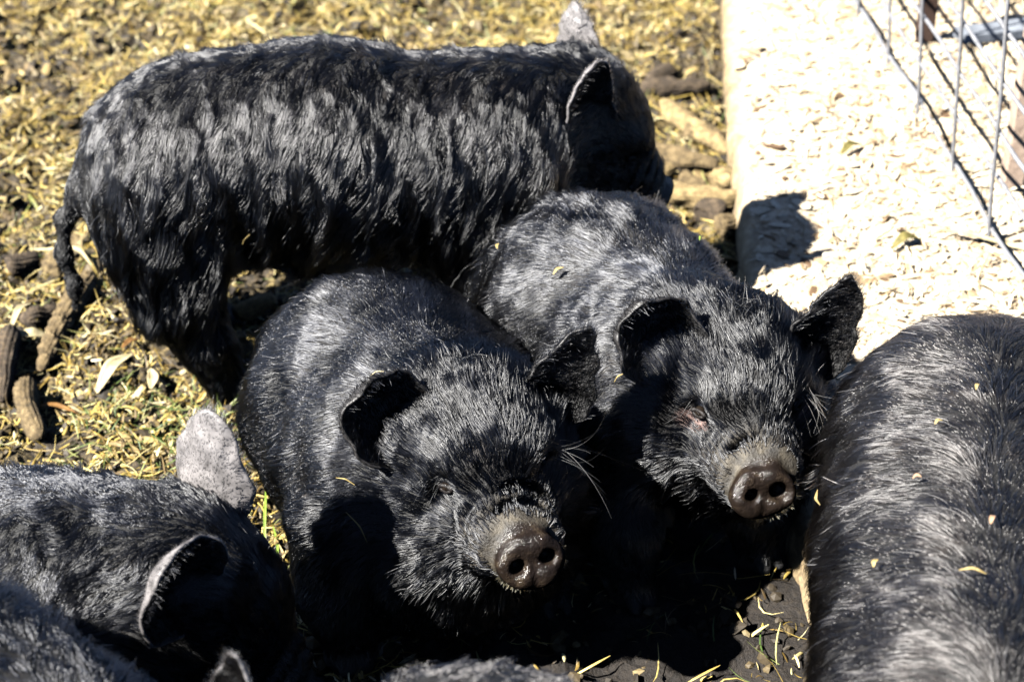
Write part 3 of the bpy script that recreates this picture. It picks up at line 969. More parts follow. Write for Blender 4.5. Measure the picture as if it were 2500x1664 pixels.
def ground_mat():
    m, n, b = new_mat('dung_and_straw')
    g = n.nodes.new('ShaderNodeNewGeometry')
    big = noise(n, 9, 5, .65)
    fine = noise(n, 95, 5, .7)
    c1 = ramp(n, fine, [(.36, (.020, .014, .007)), (.5, (.075, .055, .024)), (.60, (.24, .175, .07)), (.72, (.44, .34, .15))])
    c2 = ramp(n, fine, [(.38, (.016, .012, .007)), (.6, (.05, .036, .02)), (.75, (.12, .085, .045))])
    x = n.nodes.new('ShaderNodeMix'); x.data_type = 'RGBA'
    n.links.new(ramp(n, big, [(.44, (0, 0, 0)), (.54, (1, 1, 1))]), x.inputs[0])
    n.links.new(c1, x.inputs[6]); n.links.new(c2, x.inputs[7])
    am = n.nodes.new('ShaderNodeAttribute'); am.attribute_name = 'shade_dirt'
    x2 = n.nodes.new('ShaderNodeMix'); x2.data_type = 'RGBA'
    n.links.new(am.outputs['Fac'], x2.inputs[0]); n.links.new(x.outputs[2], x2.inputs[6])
    n.links.new(ramp(n, fine, [(.35, (.006, .004, .003)), (.6, (.016, .011, .007)), (.8, (.05, .036, .02))]), x2.inputs[7])  # near-black tone standing in for shade
    n.links.new(x2.outputs[2], b.inputs['Base Color'])
    b.inputs['Roughness'].default_value = .75
    bump(n, b, fine, 1, .008)
    return m

xs = np.concatenate([[-150, -40, -12, -5, -2.6], np.arange(-1.9, 1.0, .009), [1.3, 2, 5, 12, 40, 150]])
ys = np.concatenate([[-60, -12, -4, -2.2], np.arange(-1.5, 3.2, .009), [3.6, 4.5, 7, 12, 30, 80, 300]])
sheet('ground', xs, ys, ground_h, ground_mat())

# ------------------------------------------------------------------ raised slab
def slab_edge(y): return .45 + (y - .5) * .066 + np.clip(.25 - y, 0, 2) * .13
def slab():
    ys = np.concatenate([[-6, -3], np.arange(-1.5, 3.4, .012), [4, 6, 10]])
    prof = [(-.004, -.08), (0, .02), (.001, .055), (.004, .078), (.012, .092), (.026, .099), (.05, .1)]
    prof += [(v, .1) for v in np.arange(.065, 1.6, .014)] + [(2.2, .1), (4, .1), (4, -.08)]
    V = []
    for y in ys:
        for dx, z in prof: V.append((slab_edge(y) + dx, y, z))
    V = np.array(V)
    edge = np.clip(1 - np.abs(V[:, 2] - .05) / .05, 0, 1)
    V[:, 0] += (fbm2(V[:, 1] * 7, V[:, 2] * 12, 5, 4) - .45) * .045 * (V[:, 0] < slab_edge(V[:, 1]) + .06)
    V[:, 0] += (fbm2(V[:, 1] * 60, V[:, 2] * 80, 6, 2) - .4) * .006 * (V[:, 0] < slab_edge(V[:, 1]) + .03)
    V[:, 2] += (fbm2(V[:, 0] * 14, V[:, 1] * 14, 9, 4) - .45) * .032 * (V[:, 2] > .05)
    n = len(prof)
    i = (np.arange(len(ys) - 1)[:, None] * n + np.arange(n - 1)[None, :]).ravel()
    F = np.stack([i, i + 1, i + n + 1, i + n], 1)
    m, nn, b = new_mat('pale_concrete')
    am = nn.nodes.new('ShaderNodeAttribute'); am.attribute_name = 'shade_dirt'
    x2 = nn.nodes.new('ShaderNodeMix'); x2.data_type = 'RGBA'
    nn.links.new(am.outputs['Fac'], x2.inputs[0])
    nn.links.new(ramp(nn, noise(nn, 55, 6, .7), [(.3, (.26, .18, .11)), (.5, (.56, .45, .31)), (.65, (.72, .62, .46))]), x2.inputs[6])
    nn.links.new(ramp(nn, noise(nn, 35, 6, .7), [(.35, (.10, .07, .035)), (.55, (.26, .19, .10)), (.7, (.45, .36, .22))]), x2.inputs[7])
    nn.links.new(x2.outputs[2], b.inputs['Base Color'])
    b.inputs['Roughness'].default_value = .9
    bump(nn, b, noise(nn, 110, 6), .9, .004)
    o = link('path', mesh_from('path', V, faces=F, mats=[m]))
    at_ = o.data.attributes.new('shade_dirt', 'FLOAT', 'POINT')  # on the slab: dirt along its edge
    e_ = 1 - (V[:, 0] - slab_edge(V[:, 1])) / (.03 + .06 * fbm2(V[:, 0] * 12, V[:, 1] * 12, 31, 3))
    at_.data.foreach_set('value', np.clip(e_ + .25 * (fbm2(V[:, 1] * 25, V[:, 2] * 25, 33, 2) - .5), 0, 1).astype(np.float32))
    tag(o, kind='structure')
slab()
def slab_h(x, y): return .1 + (fbm2(x * 14, y * 14, 9, 4) - .45) * .032

def top_h(x, y):
    return np.where(x > slab_edge(y) + .02, slab_h(x, y), ground_h(x, y))

# ------------------------------------------------------------------ litter
def tint_mat(name, stops, rough=.6, sheen=0):
    m, n, b = new_mat(name)
    a = n.nodes.new('ShaderNodeAttribute'); a.attribute_name = 'tint'
    c = ramp(n, a.outputs['Fac'], stops)
    x = n.nodes.new('ShaderNodeMix'); x.data_type = 'RGBA'; x.blend_type = 'MULTIPLY'
    x.inputs[0].default_value = .7
    n.links.new(c, x.inputs[6])
    n.links.new(ramp(n, noise(n, 160, 3), [(.3, (.45, .42, .38)), (.65, (1, 1, 1))]), x.inputs[7])
    n.links.new(x.outputs[2], b.inputs['Base Color'])
    b.inputs['Roughness'].default_value = rough
    return m

def blades(name, x, y, z, length, width, mat, seed, tilt=.35, bend=.3, kind='stuff', thick=.25):
    """curved straw blades with a folded section"""
    r = np.random.default_rng(seed); n = len(x)
    a = r.uniform(0, 6.283, n); t = r.normal(0, tilt, n)
    d = np.stack([np.cos(a) * np.cos(t), np.sin(a) * np.cos(t), np.sin(t)], -1)
    s = nrm(np.cross(d, [0, 0, 1.]) + r.normal(size=(n, 3)) * .35)
    s = nrm(s - d * (s * d).sum(1, keepdims=True)); u = np.cross(s, d)
    K = 5
    V = np.zeros((n, K, 3, 3)); base = np.stack([x, y, z], -1)
    bd = r.normal(0, bend, n); bs = r.normal(0, bend, n)
    for j in range(K):
        q = j / (K - 1) - .5
        c = base + d * (q * length)[:, None] + s * (bs * length * q * q)[:, None] + u * (bd * length * (q * q - .12))[:, None]
        wj = width * (1 - (2 * abs(q)) ** 3 * .75) * .5
        V[:, j, 0] = c - s * wj[:, None]; V[:, j, 1] = c + u * (wj * thick * 2)[:, None]; V[:, j, 2] = c + s * wj[:, None]
    V[..., 2] = np.maximum(V[..., 2], z[:, None, None] - .012)
    f = []
    for j in range(K - 1):
        for k in range(2): f.append((j * 3 + k, j * 3 + k + 1, (j + 1) * 3 + k + 1, (j + 1) * 3 + k))
    f = np.array(f)
    F = (np.arange(n)[:, None, None] * (K * 3) + f[None]).reshape(-1, 4)
    me = mesh_from(name, V.reshape(-1, 3), faces=F, mats=[mat])
    at = me.attributes.new('tint', 'FLOAT', 'POINT')
    at.data.foreach_set('value', np.repeat(r.random(n), K * 3).astype(np.float32))
    o = link(name, me)
    return tag(o, kind=kind) if kind else o

ICO = None
def clods(name, x, y, z, size, mat, seed, flat=.7, kind='stuff', elong=1.0, lay=1.):
    global ICO
    r = np.random.default_rng(seed); n = len(x)
    p = (1 + 5 ** .5) / 2
    iv = nrm(np.array([(-1, p, 0), (1, p, 0), (-1, -p, 0), (1, -p, 0), (0, -1, p), (0, 1, p), (0, -1, -p), (0, 1, -p), (p, 0, -1), (p, 0, 1), (-p, 0, -1), (-p, 0, 1)], float))
    fi = np.array([(0, 11, 5), (0, 5, 1), (0, 1, 7), (0, 7, 10), (0, 10, 11), (1, 5, 9), (5, 11, 4), (11, 10, 2), (10, 7, 6), (7, 1, 8), (3, 9, 4), (3, 4, 2), (3, 2, 6), (3, 6, 8), (3, 8, 9), (4, 9, 5), (2, 4, 11), (6, 2, 10), (8, 6, 7), (9, 8, 1)])
    V = iv[None] * r.uniform(.7, 1.25, (n, 12, 1)) * size[:, None, None]
    V = V * np.stack([np.full(n, 1.) * elong, r.uniform(.6, 1, n), r.uniform(.4, 1, n) * flat], -1)[:, None]
    R = nrm(r.normal(size=(n, 3))); 
    a = nrm(r.normal(size=(n, 3)) * [1, 1, .3]); b_ = nrm(np.cross(a, R)); c = np.cross(a, b_)
    V = V[..., :1] * a[:, None] + V[..., 1:2] * b_[:, None] + V[..., 2:] * c[:, None]
    V[..., 2] *= lay
    V += np.stack([x, y, z], -1)[:, None]
    F = (np.arange(n)[:, None, None] * 12 + fi[None]).reshape(-1, 3)
    me = mesh_from(name, V.reshape(-1, 3), faces=F, mats=[mat], smooth=False)
    at = me.attributes.new('tint', 'FLOAT', 'POINT')
    at.data.foreach_set('value', np.repeat(r.random(n), 12).astype(np.float32))
    o = link(name, me)
    return tag(o, kind=kind) if kind else o

STRAW = [(0, (.05, .032, .012)), (.22, (.17, .11, .028)), (.45, (.38, .27, .065)), (.75, (.56, .43, .13)), (.92, (.68, .60, .34)), (1, (.28, .30, .08))]
HAYG = [(0, (.05, .09, .02)), (.5, (.13, .18, .045)), (1, (.32, .33, .12))]
CHIP = [(0, (.12, .07, .035)), (.14, (.42, .30, .17)), (.5, (.68, .57, .40)), (1, (.8, .71, .55))]
DUNG = [(0, (.014, .010, .006)), (.5, (.045, .032, .016)), (.9, (.11, .08, .035)), (1, (.22, .17, .08))]
mat_straw = tint_mat('straw', STRAW, .5)
mat_hay = tint_mat('green_hay', HAYG, .5)
mat_chip = tint_mat('wood_chip', CHIP, .8)
mat_dung = tint_mat('dung_crumbs', DUNG, .7)

def scatter(n, x0, x1, y0, y1, seed, dens=None):
    r = np.random.default_rng(seed)
    x = r.uniform(x0, x1, n); y = r.uniform(y0, y1, n)
    if dens is not None:
        k = r.random(n) < dens(x, y); x, y = x[k], y[k]
    return x, y, r

def left_of(x, y):     # litter thinned inside the painted shade patch
    tr = shade_patch(x, y)
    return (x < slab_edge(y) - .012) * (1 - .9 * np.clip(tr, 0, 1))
x, y, r = scatter(95000, -1.75, .65, -.95, 2.6, 101, lambda x, y: left_of(x, y) * np.clip(fbm2(x * 6, y * 6, 40, 3) * 5 - 1.5, .05, 1))
blades('straw_litter', x, y, ground_h(x, y) + r.uniform(.001, .012, len(x)), r.uniform(.008, .03, len(x)) + .06 * r.random(len(x)) ** 5, r.uniform(.0012, .0055, len(x)), mat_straw, 102, tilt=.5, bend=.45)
x, y, r = scatter(7000, -1.75, .65, -.95, 2.6, 111, lambda x, y: left_of(x, y) * np.clip(fbm2(x * 3, y * 3, 44, 3) * 3 - 1.0, .05, 1))
blades('hay_litter', x, y, ground_h(x, y) + r.uniform(.002, .014, len(x)), r.uniform(.03, .09, len(x)), r.uniform(.0012, .003, len(x)), mat_hay, 112, tilt=.3, bend=.45)
x, y, r = scatter(34000, -1.75, .65, -.95, 2.6, 121, lambda x, y: (x < slab_edge(y) - .012) * (1 - .75 * shade_patch(x, y)))
clods('dung_crumbs', x, y, ground_h(x, y) + .002, r.uniform(.003, .010, len(x)) + .016 * r.random(len(x)) ** 6, mat_dung, 122)
# short pale flakes that catch the light
x, y, r = scatter(6000, -1.75, .65, -.95, 2.6, 131, lambda x, y: left_of(x, y) * np.clip(fbm2(x * 6, y * 6, 40, 3) * 5 - 1.5, .05, 1))
blades('flake_litter', x, y, ground_h(x, y) + r.uniform(.004, .014, len(x)), r.uniform(.010, .030, len(x)) * r.uniform(.5, 1.6, len(x)), r.uniform(.004, .011, len(x)) * r.uniform(.5, 1.2, len(x)), tint_mat('pale_flake', [(0, (.30, .22, .11)), (.5, (.52, .42, .22)), (1, (.68, .60, .42))], .55), 132, tilt=.4, bend=.15, thick=.35)

x, y, r = scatter(9000, -1.75, .65, -.95, 2.6, 136, lambda x, y: left_of(x, y) ** 3 * np.clip(fbm2(x * 8, y * 8, 47, 3) * 5 - 1.6, .1, 1))
clods('mulch_pieces', x, y, ground_h(x, y) + .005, r.uniform(.003, .009, len(x)) + .012 * r.random(len(x)) ** 4, tint_mat('mulch', [(0, (.05, .033, .014)), (.4, (.15, .10, .04)), (.75, (.32, .235, .09)), (1, (.48, .38, .18))], .7), 137, flat=.5, elong=2.1)

x, y, r = scatter(28000, -1.75, .65, -.95, 2.6, 138, lambda x, y: left_of(x, y) * np.clip(fbm2(x * 4, y * 4, 46, 3) * 3 - .9, .1, 1))
blades('loose_straw', x, y, ground_h(x, y) + r.uniform(.004, .020, len(x)), r.uniform(.03, .10, len(x)), r.uniform(.0010, .0030, len(x)) + .004 * r.random(len(x)) ** 8, mat_straw, 139, tilt=.3, bend=.5)

# wood chips over the slab and beyond the fence
right_of = lambda x, y: (x > slab_edge(y) + .03)
x, y, r = scatter(26000, .4, 1.75, -1.0, 2.7, 141, lambda x, y: right_of(x, y) * np.clip((x - slab_edge(y)) * 4 + .25, .2, 1))
clods('wood_chips', x, y, slab_h(x, y) + r.uniform(0, .006, len(x)), r.uniform(.002, .009, len(x)) + .016 * r.random(len(x)) ** 6, mat_chip, 142, flat=.4, elong=1.5, lay=.3)
x, y, r = scatter(11000, .4, 1.75, -1.0, 2.7, 151, lambda x, y: right_of(x, y) * np.clip((x - slab_edge(y)) * 2.0, .05, 1))
blades('wood_shavings', x, y, slab_h(x, y) + r.uniform(.002, .012, len(x)), r.uniform(.02, .07, len(x)), r.uniform(.002, .006, len(x)), mat_chip, 152)
print('litter', time.time() - T0)

# ------------------------------------------------------------------ rays from the camera, used to read places off the surfaces
F_ = cd.lens / 36 * 2356
fwv = np.array([0, math.cos(PITCH), -math.sin(PITCH)]); upv = np.array([0, math.sin(PITCH), math.cos(PITCH)]); C0 = np.array(CAM)
def ray(px, py):
    return fwv + np.array([1., 0, 0]) * (px - 1178) / F_ - upv * (py - 784) / F_
def at(px, py, z=0.):
    d = ray(px, py); return C0 + d * (z - C0[2]) / d[2]
def on_pig(i, px, py):
    S = PIGS[i].sdf; d = unit(ray(px, py)); t = 1.2
    while t < 6:
        p = C0 + d * t
        q = (p - S.lo) / S.h
        if (q > 0).all() and (q < S.n - 1).all():
            v = S.sample(p[None])[0]
            if v < .002: return p, S.grad(p[None])[0]
            t += max(v * .7, .002)
        else: t += .02
    return None, None

# ------------------------------------------------------------------ corn cobs
def cob_mat(name, c0, c1, c2):
    m, n, b = new_mat(name)
    n.links.new(ramp(n, noise(n, 70, 5, .7), [(.3, c0), (.5, c1), (.7, c2)]), b.inputs['Base Color'])
    b.inputs['Roughness'].default_value = .8
    bump(n, b, noise(n, 180, 6, .75), 1, .006)
    return m
COB = [cob_mat('muddy_cob', (.035, .024, .012), (.13, .09, .04), (.30, .22, .11)), cob_mat('pale_cob', (.10, .07, .03), (.28, .20, .09), (.48, .36, .17)), cob_mat('dark_cob', (.02, .014, .009), (.06, .042, .026), (.17, .12, .07))]
def corn_cob(p0, p1, rad_, mi, label, seed, lift=None):
    p0 = np.array(p0, float); p1 = np.array(p1, float)
    ctr = (p0 + p1) / 2; ax = unit(p1 - p0); L = np.linalg.norm(p1 - p0)
    s = unit(np.cross(ax, [0, 0, 1])); u = np.cross(s, ax)
    nv, nu = 64, 42
    rows = 14; r = np.random.default_rng(seed)
    V = []; bw = Waves(seed, .06, 8, 1)
    for j in range(nv):
        v = j / (nv - 1)
        pr = (1 - abs(2 * v - 1) ** 7) ** .5 * (1.0 - .30 * v)
        for i in range(nu):
            a = 2 * np.pi * i / nu
            k = math.sin(a * rows / 2 + v * 2.0) ** 2 * (.35 + .65 * math.sin(v * L / .0062 * np.pi + (i * rows // nu % 2) * 1.57) ** 2)
            rr = rad_ * pr * (.82 + .24 * k) + r.normal() * .0005
            c = ctr + ax * (v - .5) * L + s * math.sin(v * 3.14) * L * .03
            V.append(c + (s * math.cos(a) + u * math.sin(a)) * rr)
    V = np.array(V); V += bw(V) * .0022
    F = [(j * nu + i, j * nu + (i + 1) % nu, (j + 1) * nu + (i + 1) % nu, (j + 1) * nu + i) for j in range(nv - 1) for i in range(nu)]
    o = link('corn_cob', mesh_from('corn_cob', V - ctr, faces=np.array(F), mats=[COB[mi]]), loc=ctr)
    tag(o, label, 'corn cob', 'gnawed corn cobs lying in the litter')
cobs = [((212, 641), (95, 835), .024, 0, 'long muddy corn cob beside the standing pig\'s tail'),
        ((28, 765), (5, 905), .024, 2, 'dark corn cob cut by the left edge of the photo'),
        ((57, 869), (95, 1020), .022, 0, 'scaly corn cob just behind the woolly pig at the left edge'),
        ((541, 735), (632, 690), .021, 1, 'sunlit corn cob lying under the standing pig\'s belly'),
        ((50, 745), (132, 705), .020, 2, 'half buried dark cob behind the wide pale husk at the left'),
        ((15, 622), (92, 600), .021, 2, 'dark cob at the left edge, level with the tip of the hanging tail'),
        ((1473, 213), (1640, 200), .023, 2, 'dark corn cob lying crossways nearest the top, right of the standing pig\'s face'),
        ((1462, 326), (1655, 382), .022, 0, 'brown corn cob running from the standing pig\'s snout to the slab'),
        ((1512, 448), (1700, 462), .025, 1, 'thick yellowish cob touching the slab behind the resting rump'),
        ((1645, 405), (1688, 428), .026, 1, 'short blunt cob end wedged against the slab edge'),
        ((1512, 398), (1548, 380), .021, 1, 'small rounded cob piece just past the standing pig\'s snout'),
        ((1655, 530), (1692, 515), .027, 0, 'stubby cob beside the slab where its shadow begins'),
        ((1520, 245), (1680, 350), .023, 1, 'long yellow cob slanting towards the slab below the topmost dark cob'),
        ((1410, 205), (1490, 290), .022, 1, 'yellow cob half hidden behind the standing pig\'s forehead'),
        ((1575, 300), (1672, 318), .022, 0, 'brown cob lying between the long yellow cob and the slab'),
        ((1600, 482), (1668, 492), .020, 2, 'dark cob just below the thick yellowish cob that touches the slab'),
        ((1548, 165), (1490, 188), .021, 2, 'short dark cob beyond the topmost crossways cob'),
        ((1565, 405), (1625, 425), .016, 0, 'small thin cob between two thicker cobs near the slab')]
for k, (a, b_, rr, mi, lab) in enumerate(cobs):
    z0 = rr * .55
    pa, pb = at(*a, z0), at(*b_, z0)
    for p_ in (pa, pb): p_[2] = float(ground_h(np.array(p_[0]), np.array(p_[1]))) * .6 + rr * 1.02
    corn_cob(pa, pb, rr * 1.18, mi, lab, 300 + k)

def lump(name, c, size, mat, label, cat, seed, flat=.8, group=None):
    r = np.random.default_rng(seed)
    nu, nv = 36, 22
    u, v = np.meshgrid(np.linspace(0, 2 * np.pi, nu, endpoint=False), np.linspace(.02, np.pi - .02, nv))
    X = np.stack([np.cos(u) * np.sin(v), np.sin(u) * np.sin(v), np.cos(v)], -1).reshape(-1, 3)
    W = Waves(seed, 1.4, 12, 1); W2 = Waves(seed + 1, .35, 16, 1)
    X = X * (1 + W(X) * .16 + W2(X) * .07) * size
    X[:, 2] *= flat
    F = np.array([(j * nu + i, j * nu + (i + 1) % nu, (j + 1) * nu + (i + 1) % nu, (j + 1) * nu + i) for j in range(nv - 1) for i in range(nu)])[:, ::-1]
    o = link(name, mesh_from(name, X, faces=F, mats=[mat]), loc=c)
    tag(o, label, cat, group)
clodm = cob_mat('dry_dung', (.03, .02, .01), (.13, .09, .04), (.30, .22, .10))
for k, (px, py, s_, lab) in enumerate([(540, 805, .034, 'sunlit dung clod right of the standing pig\'s hind hoof'), (700, 720, .020, 'small clod under the belly behind the fat pig\'s back'),
        (170, 560, .030, 'brown clod just right of the hanging tail'), (1088, 590, .030, 'sunlit clod in the gap between the two rumps and the standing pig'), (130, 620, .026, 'round clod below the tip of the hanging tail')]):
    c = at(px, py, .015); c[2] = float(ground_h(np.array(c[0]), np.array(c[1]))) + s_ * .5
    lump('dung_clod', c, s_, clodm, lab, 'dung clod', 400 + k, group='dung clods on the pen floor')

# ------------------------------------------------------------------ husks, stalks, leaves
def strip(name, pts, width, mat, label, cat, curl=.25, group=None, thick=.0012, parent=None):
    """a leaf or stalk: curved ribbon with real thickness following world points"""
    pts = np.array(pts, float)
    t = np.linspace(0, len(pts) - 1, 18)
    P = np.stack([np.interp(t, np.arange(len(pts)), pts[:, k]) for k in range(3)], 1)
    for _ in range(3): P[1:-1] = (P[:-2] + 2 * P[1:-1] + P[2:]) / 4
    D = nrm(np.gradient(P, axis=0))
    nu = 7; V = []
    n = len(P)
    for lay in (1, -1):
        for j in range(n):
            s = unit(np.cross(D[j], [0, 0, 1])); u = np.cross(s, D[j])
            v = j / (n - 1)
            wj = width * .5 * (math.sin(min(v * 2.2 + .25, 1.57)) * (1 - max(v - .55, 0) ** 1.6 * 3.2))
            wj = max(wj, width * .06)
            for i in range(nu):
                q = -1 + 2 * i / (nu - 1)
                V.append(P[j] + s * q * wj + u * (q * q * wj * curl * 2 + lay * thick * .5 * (1 - q * q * .7)))
    F = []
    N = n * nu
    for j in range(n - 1):
        for i in range(nu - 1):
            a = j * nu + i
            F.append((a, a + 1, a + nu + 1, a + nu)); F.append((N + a, N + a + nu, N + a + nu + 1, N + a + 1))
        for i in (0, nu - 1):
            a = j * nu + i
            F.append((a, a + nu, N + a + nu, N + a) if i == 0 else (a, N + a, N + a + nu, a + nu))
    for j in (0, n - 1):
        for i in range(nu - 1):
            a = j * nu + i; F.append((a, N + a, N + a + 1, a + 1))
    V = np.array(V); c = V.mean(0)
    o = link(name, mesh_from(name, V - c, faces=np.array(F), mats=[mat]), loc=c, parent=parent)
    tag(o, label, cat, group)
    return o
def G(px, py, dz=.01, z=.01):
    p = at(px, py, z); p[2] = float(top_h(np.array(p[0]), np.array(p[1]))) + dz; return p
huskm = simple_mat('dry_husk', [(.3, (.30, .24, .12)), (.7, (.52, .45, .28))], 40, .6, 200, .001)
oldm = simple_mat('brown_leaf', [(.3, (.10, .05, .015)), (.7, (.26, .13, .04))], 40, .6)
greenm = simple_mat('green_leaf', [(.3, (.10, .17, .02)), (.7, (.22, .30, .05))], 60, .5)
olivem = simple_mat('olive_leaf', [(.3, (.05, .045, .012)), (.7, (.18, .15, .05))], 60, .6)
HG = 'husks and leaves lying in the litter'
strip('corn_husk', [G(222, 895, .018), G(262, 862, .026), G(305, 820, .034)], .030, huskm, 'bright pale husk on the litter left of the standing pig\'s hind hoof', 'husk', group=HG)
strip('corn_husk', [G(30, 772, .02), G(76, 775, .03), G(121, 762, .02)], .034, huskm, 'wide pale husk lying across the litter left of the long muddy cob', 'husk', group=HG)
strip('corn_husk', [G(345, 880, .015), G(352, 862, .02), G(345, 850, .016)], .022, huskm, 'small square pale flake right of the bright husk', 'husk', group=HG)
strip('dry_stalk', [G(68, 582, .02), G(110, 592, .03), G(165, 600, .035), G(190, 618, .03), G(216, 640, .03)], .014, huskm, 'pale curved stalk lying between the hanging tail and the long cob', 'stalk', group=HG)
strip('dry_stalk', [G(20, 755, .02), G(45, 725, .03), G(70, 695, .02)], .014, huskm, 'short pale stalk above the wide husk at the left', 'stalk', group=HG)
strip('dead_leaf', [G(85, 925, .02), G(125, 918, .028), G(175, 932, .02)], .013, oldm, 'rust brown leaf beside the scaly cob at the left', 'leaf', group=HG)
strip('dead_leaf', [G(282, 812, .03), G(300, 790, .035), G(318, 782, .02)], .014, oldm, 'brown leaf just above the bright pale husk', 'leaf', group=HG)
strip('grass_blade', [G(609, 1290, .01), G(613, 1230, .05), G(617, 1150, .09)], .005, greenm, 'upright green grass blade between the left pig and the fat pig', 'grass blade', group=HG)
strip('grass_blade', [G(633, 1300, .01), G(640, 1260, .02), G(628, 1215, .03)], .005, greenm, 'green blade curling right of the upright grass blade', 'grass blade', group=HG)
strip('grass_blade', [G(652, 1366, .012), G(675, 1356, .02), G(690, 1350, .02)], .007, greenm, 'short green blade under the pale stalk beside the fat pig\'s foreleg', 'grass blade', group=HG)
strip('dry_stalk', [G(640, 1315, .02), G(675, 1335, .03), G(705, 1358, .02)], .010, huskm, 'pale stalk beside the fat pig\'s foreleg', 'stalk', group=HG)
strip('dry_stalk', [G(2126, 630, .012), G(2200, 640, .02), G(2290, 663, .02), G(2370, 690, .02)], .016, huskm, 'long pale stalk lying on the chips towards the right edge', 'stalk', group=HG)
strip('dead_leaf', [G(1925, 455, .012), G(1945, 440, .02), G(1975, 432, .012)], .022, olivem, 'curled olive leaf on the wood chips', 'leaf', group=HG)
strip('dead_leaf', [G(2040, 672, .012), G(2070, 662, .025), G(2105, 655, .012)], .026, olivem, 'mossy green leaf scrap on the chips above the right pig', 'leaf', group=HG)
strip('grass_blade', [G(1935, 0, .012), G(1950, 25, .03), G(1962, 48, .012)], .010, greenm, 'green blade on the chips at the top beside the wire fence', 'grass blade', group=HG)
x, y, r = scatter(260, -.80, -.48, -.15, .25, 161)
blades('green_grass', x, y, ground_h(x, y) + .014, r.uniform(.03, .07, len(x)), r.uniform(.0015, .003, len(x)), mat_hay, 162, tilt=.6, bend=.3)

# ------------------------------------------------------------------ fence
def tube(P, r_, seg=8, closed=True):
    P = np.array(P, float); D = nrm(np.gradient(P, axis=0))
    V = []
    ref = np.array([0, 0, 1.]) if abs(D[0][2]) < .8 else np.array([1., 0, 0])
    for p, d in zip(P, D):
        s = unit(np.cross(d, ref)); u = np.cross(s, d)
        for i in range(seg):
            a = 2 * np.pi * i / seg; V.append(p + (s * math.cos(a) + u * math.sin(a)) * r_)
    F = [(j * seg + i, j * seg + (i + 1) % seg, (j + 1) * seg + (i + 1) % seg, (j + 1) * seg + i) for j in range(len(P) - 1) for i in range(seg)]
    return np.array(V), np.array(F)
wirem, n_, b_ = new_mat('galvanised_wire')
n_.links.new(ramp(n_, noise(n_, 60, 4), [(.3, (.26, .26, .27)), (.7, (.46, .46, .48))]), b_.inputs['Base Color'])
b_.inputs['Metallic'].default_value = .55; b_.inputs['Roughness'].default_value = .42
fence = bpy.data.objects.new('wire_fence', None); COL.objects.link(fence)
FB = np.array([.842, 1.81, .12]); FD = unit(np.array([.142, -1.42, 0])); FU = unit(np.array([-.07, 0, 1.]))
fence.location = FB
tag(fence, 'galvanised wire mesh fence panel standing in the wood chips at the top right', 'fence')
def FP(s, h): return FB + FD * s + FU * h
for k in range(11):
    h = .02 + k * .105
    sag = Waves(500 + k, .5, 5)
    P = np.array([FP(s, h) for s in np.linspace(-1.2, 2.2, 40)]); P += sag(P) * .0025
    V, F = tube(P, .0046)
    link('wire', mesh_from('wire', V - FB, faces=F, mats=[wirem]), fence)
for k in range(13):
    s = -1.2 + k * .27
    P = np.array([FP(s, h) for h in np.linspace(.0, 1.09, 24)]) + np.array([-.007, 0, 0]); P += Waves(540 + k, .5, 5)(P) * .0025
    V, F = tube(P, .0042)
    link('stay', mesh_from('stay', V - FB, faces=F, mats=[wirem]), fence)

def post(name, base, top, w, d, mat, label, cat, seed=0, flange=False):
    base = np.array(base, float); top = np.array(top, float); ax = unit(top - base)
    s = unit(np.cross(ax, [0, 1, 0])); u = np.cross(s, ax)
    n = 30; V = []
    if flange: prof = [(-w, -d), (w, -d), (w, -d + .006), (.004, -d + .006), (.004, d), (-.004, d), (-.004, -d + .006), (-w, -d + .006)]
    else:
        c = .12 * w
        prof = [(-w + c, -d), (w - c, -d), (w, -d + c), (w, d - c), (w - c, d), (-w + c, d), (-w, d - c), (-w, -d + c)]
    W = Waves(seed, .3, 8)
    for j in range(n):
        p = base + (top - base) * j / (n - 1)
        for a, b__ in prof: V.append(p + s * a + u * b__)
    m_ = len(prof); V = np.array(V); V += W(V) * .0012
    F = [(j * m_ + i, j * m_ + (i + 1) % m_, (j + 1) * m_ + (i + 1) % m_, (j + 1) * m_ + i) for j in range(n - 1) for i in range(m_)]
    loops = list(np.array(F).ravel()); sizes = [4] * len(F)
    for j in (0, n - 1):
        loops += [j * m_ + i for i in range(m_)]; sizes.append(m_)
    o = link(name, mesh_from(name, V - base, loops=np.array(loops), sizes=sizes, mats=[mat], smooth=False), loc=base)
    return tag(o, label, cat)
rustm = simple_mat('rusty_steel', [(.35, (.03, .017, .012)), (.7, (.07, .042, .03))], 40, .7, 150, .001)
timber = simple_mat('weathered_timber', [(.3, (.22, .16, .12)), (.7, (.42, .32, .25))], 25, .8, 90, .003)
greyb = simple_mat('grey_board', [(.3, (.10, .11, .13)), (.7, (.22, .24, .27))], 25, .7, 90, .002)
p0 = at(2122, 108, .09); post('fence_post', p0, p0 + np.array([.02, .0, 1.1]), .021, .014, rustm, 'dark rusty fence post behind the wire at the top', 'post', 601)
p0 = at(2322, 440, .09); post('timber_post', p0, p0 + np.array([.03, .02, 1.2]), .022, .022, timber, 'pinkish weathered timber post at the right edge behind the wire', 'post', 602)
a0, a1 = at(2205, 82, .125), at(2380, 60, .125)
post('grey_board', a0, a1, .012, .03, greyb, 'blue grey board lying on the chips behind the wire fence', 'board', 603)

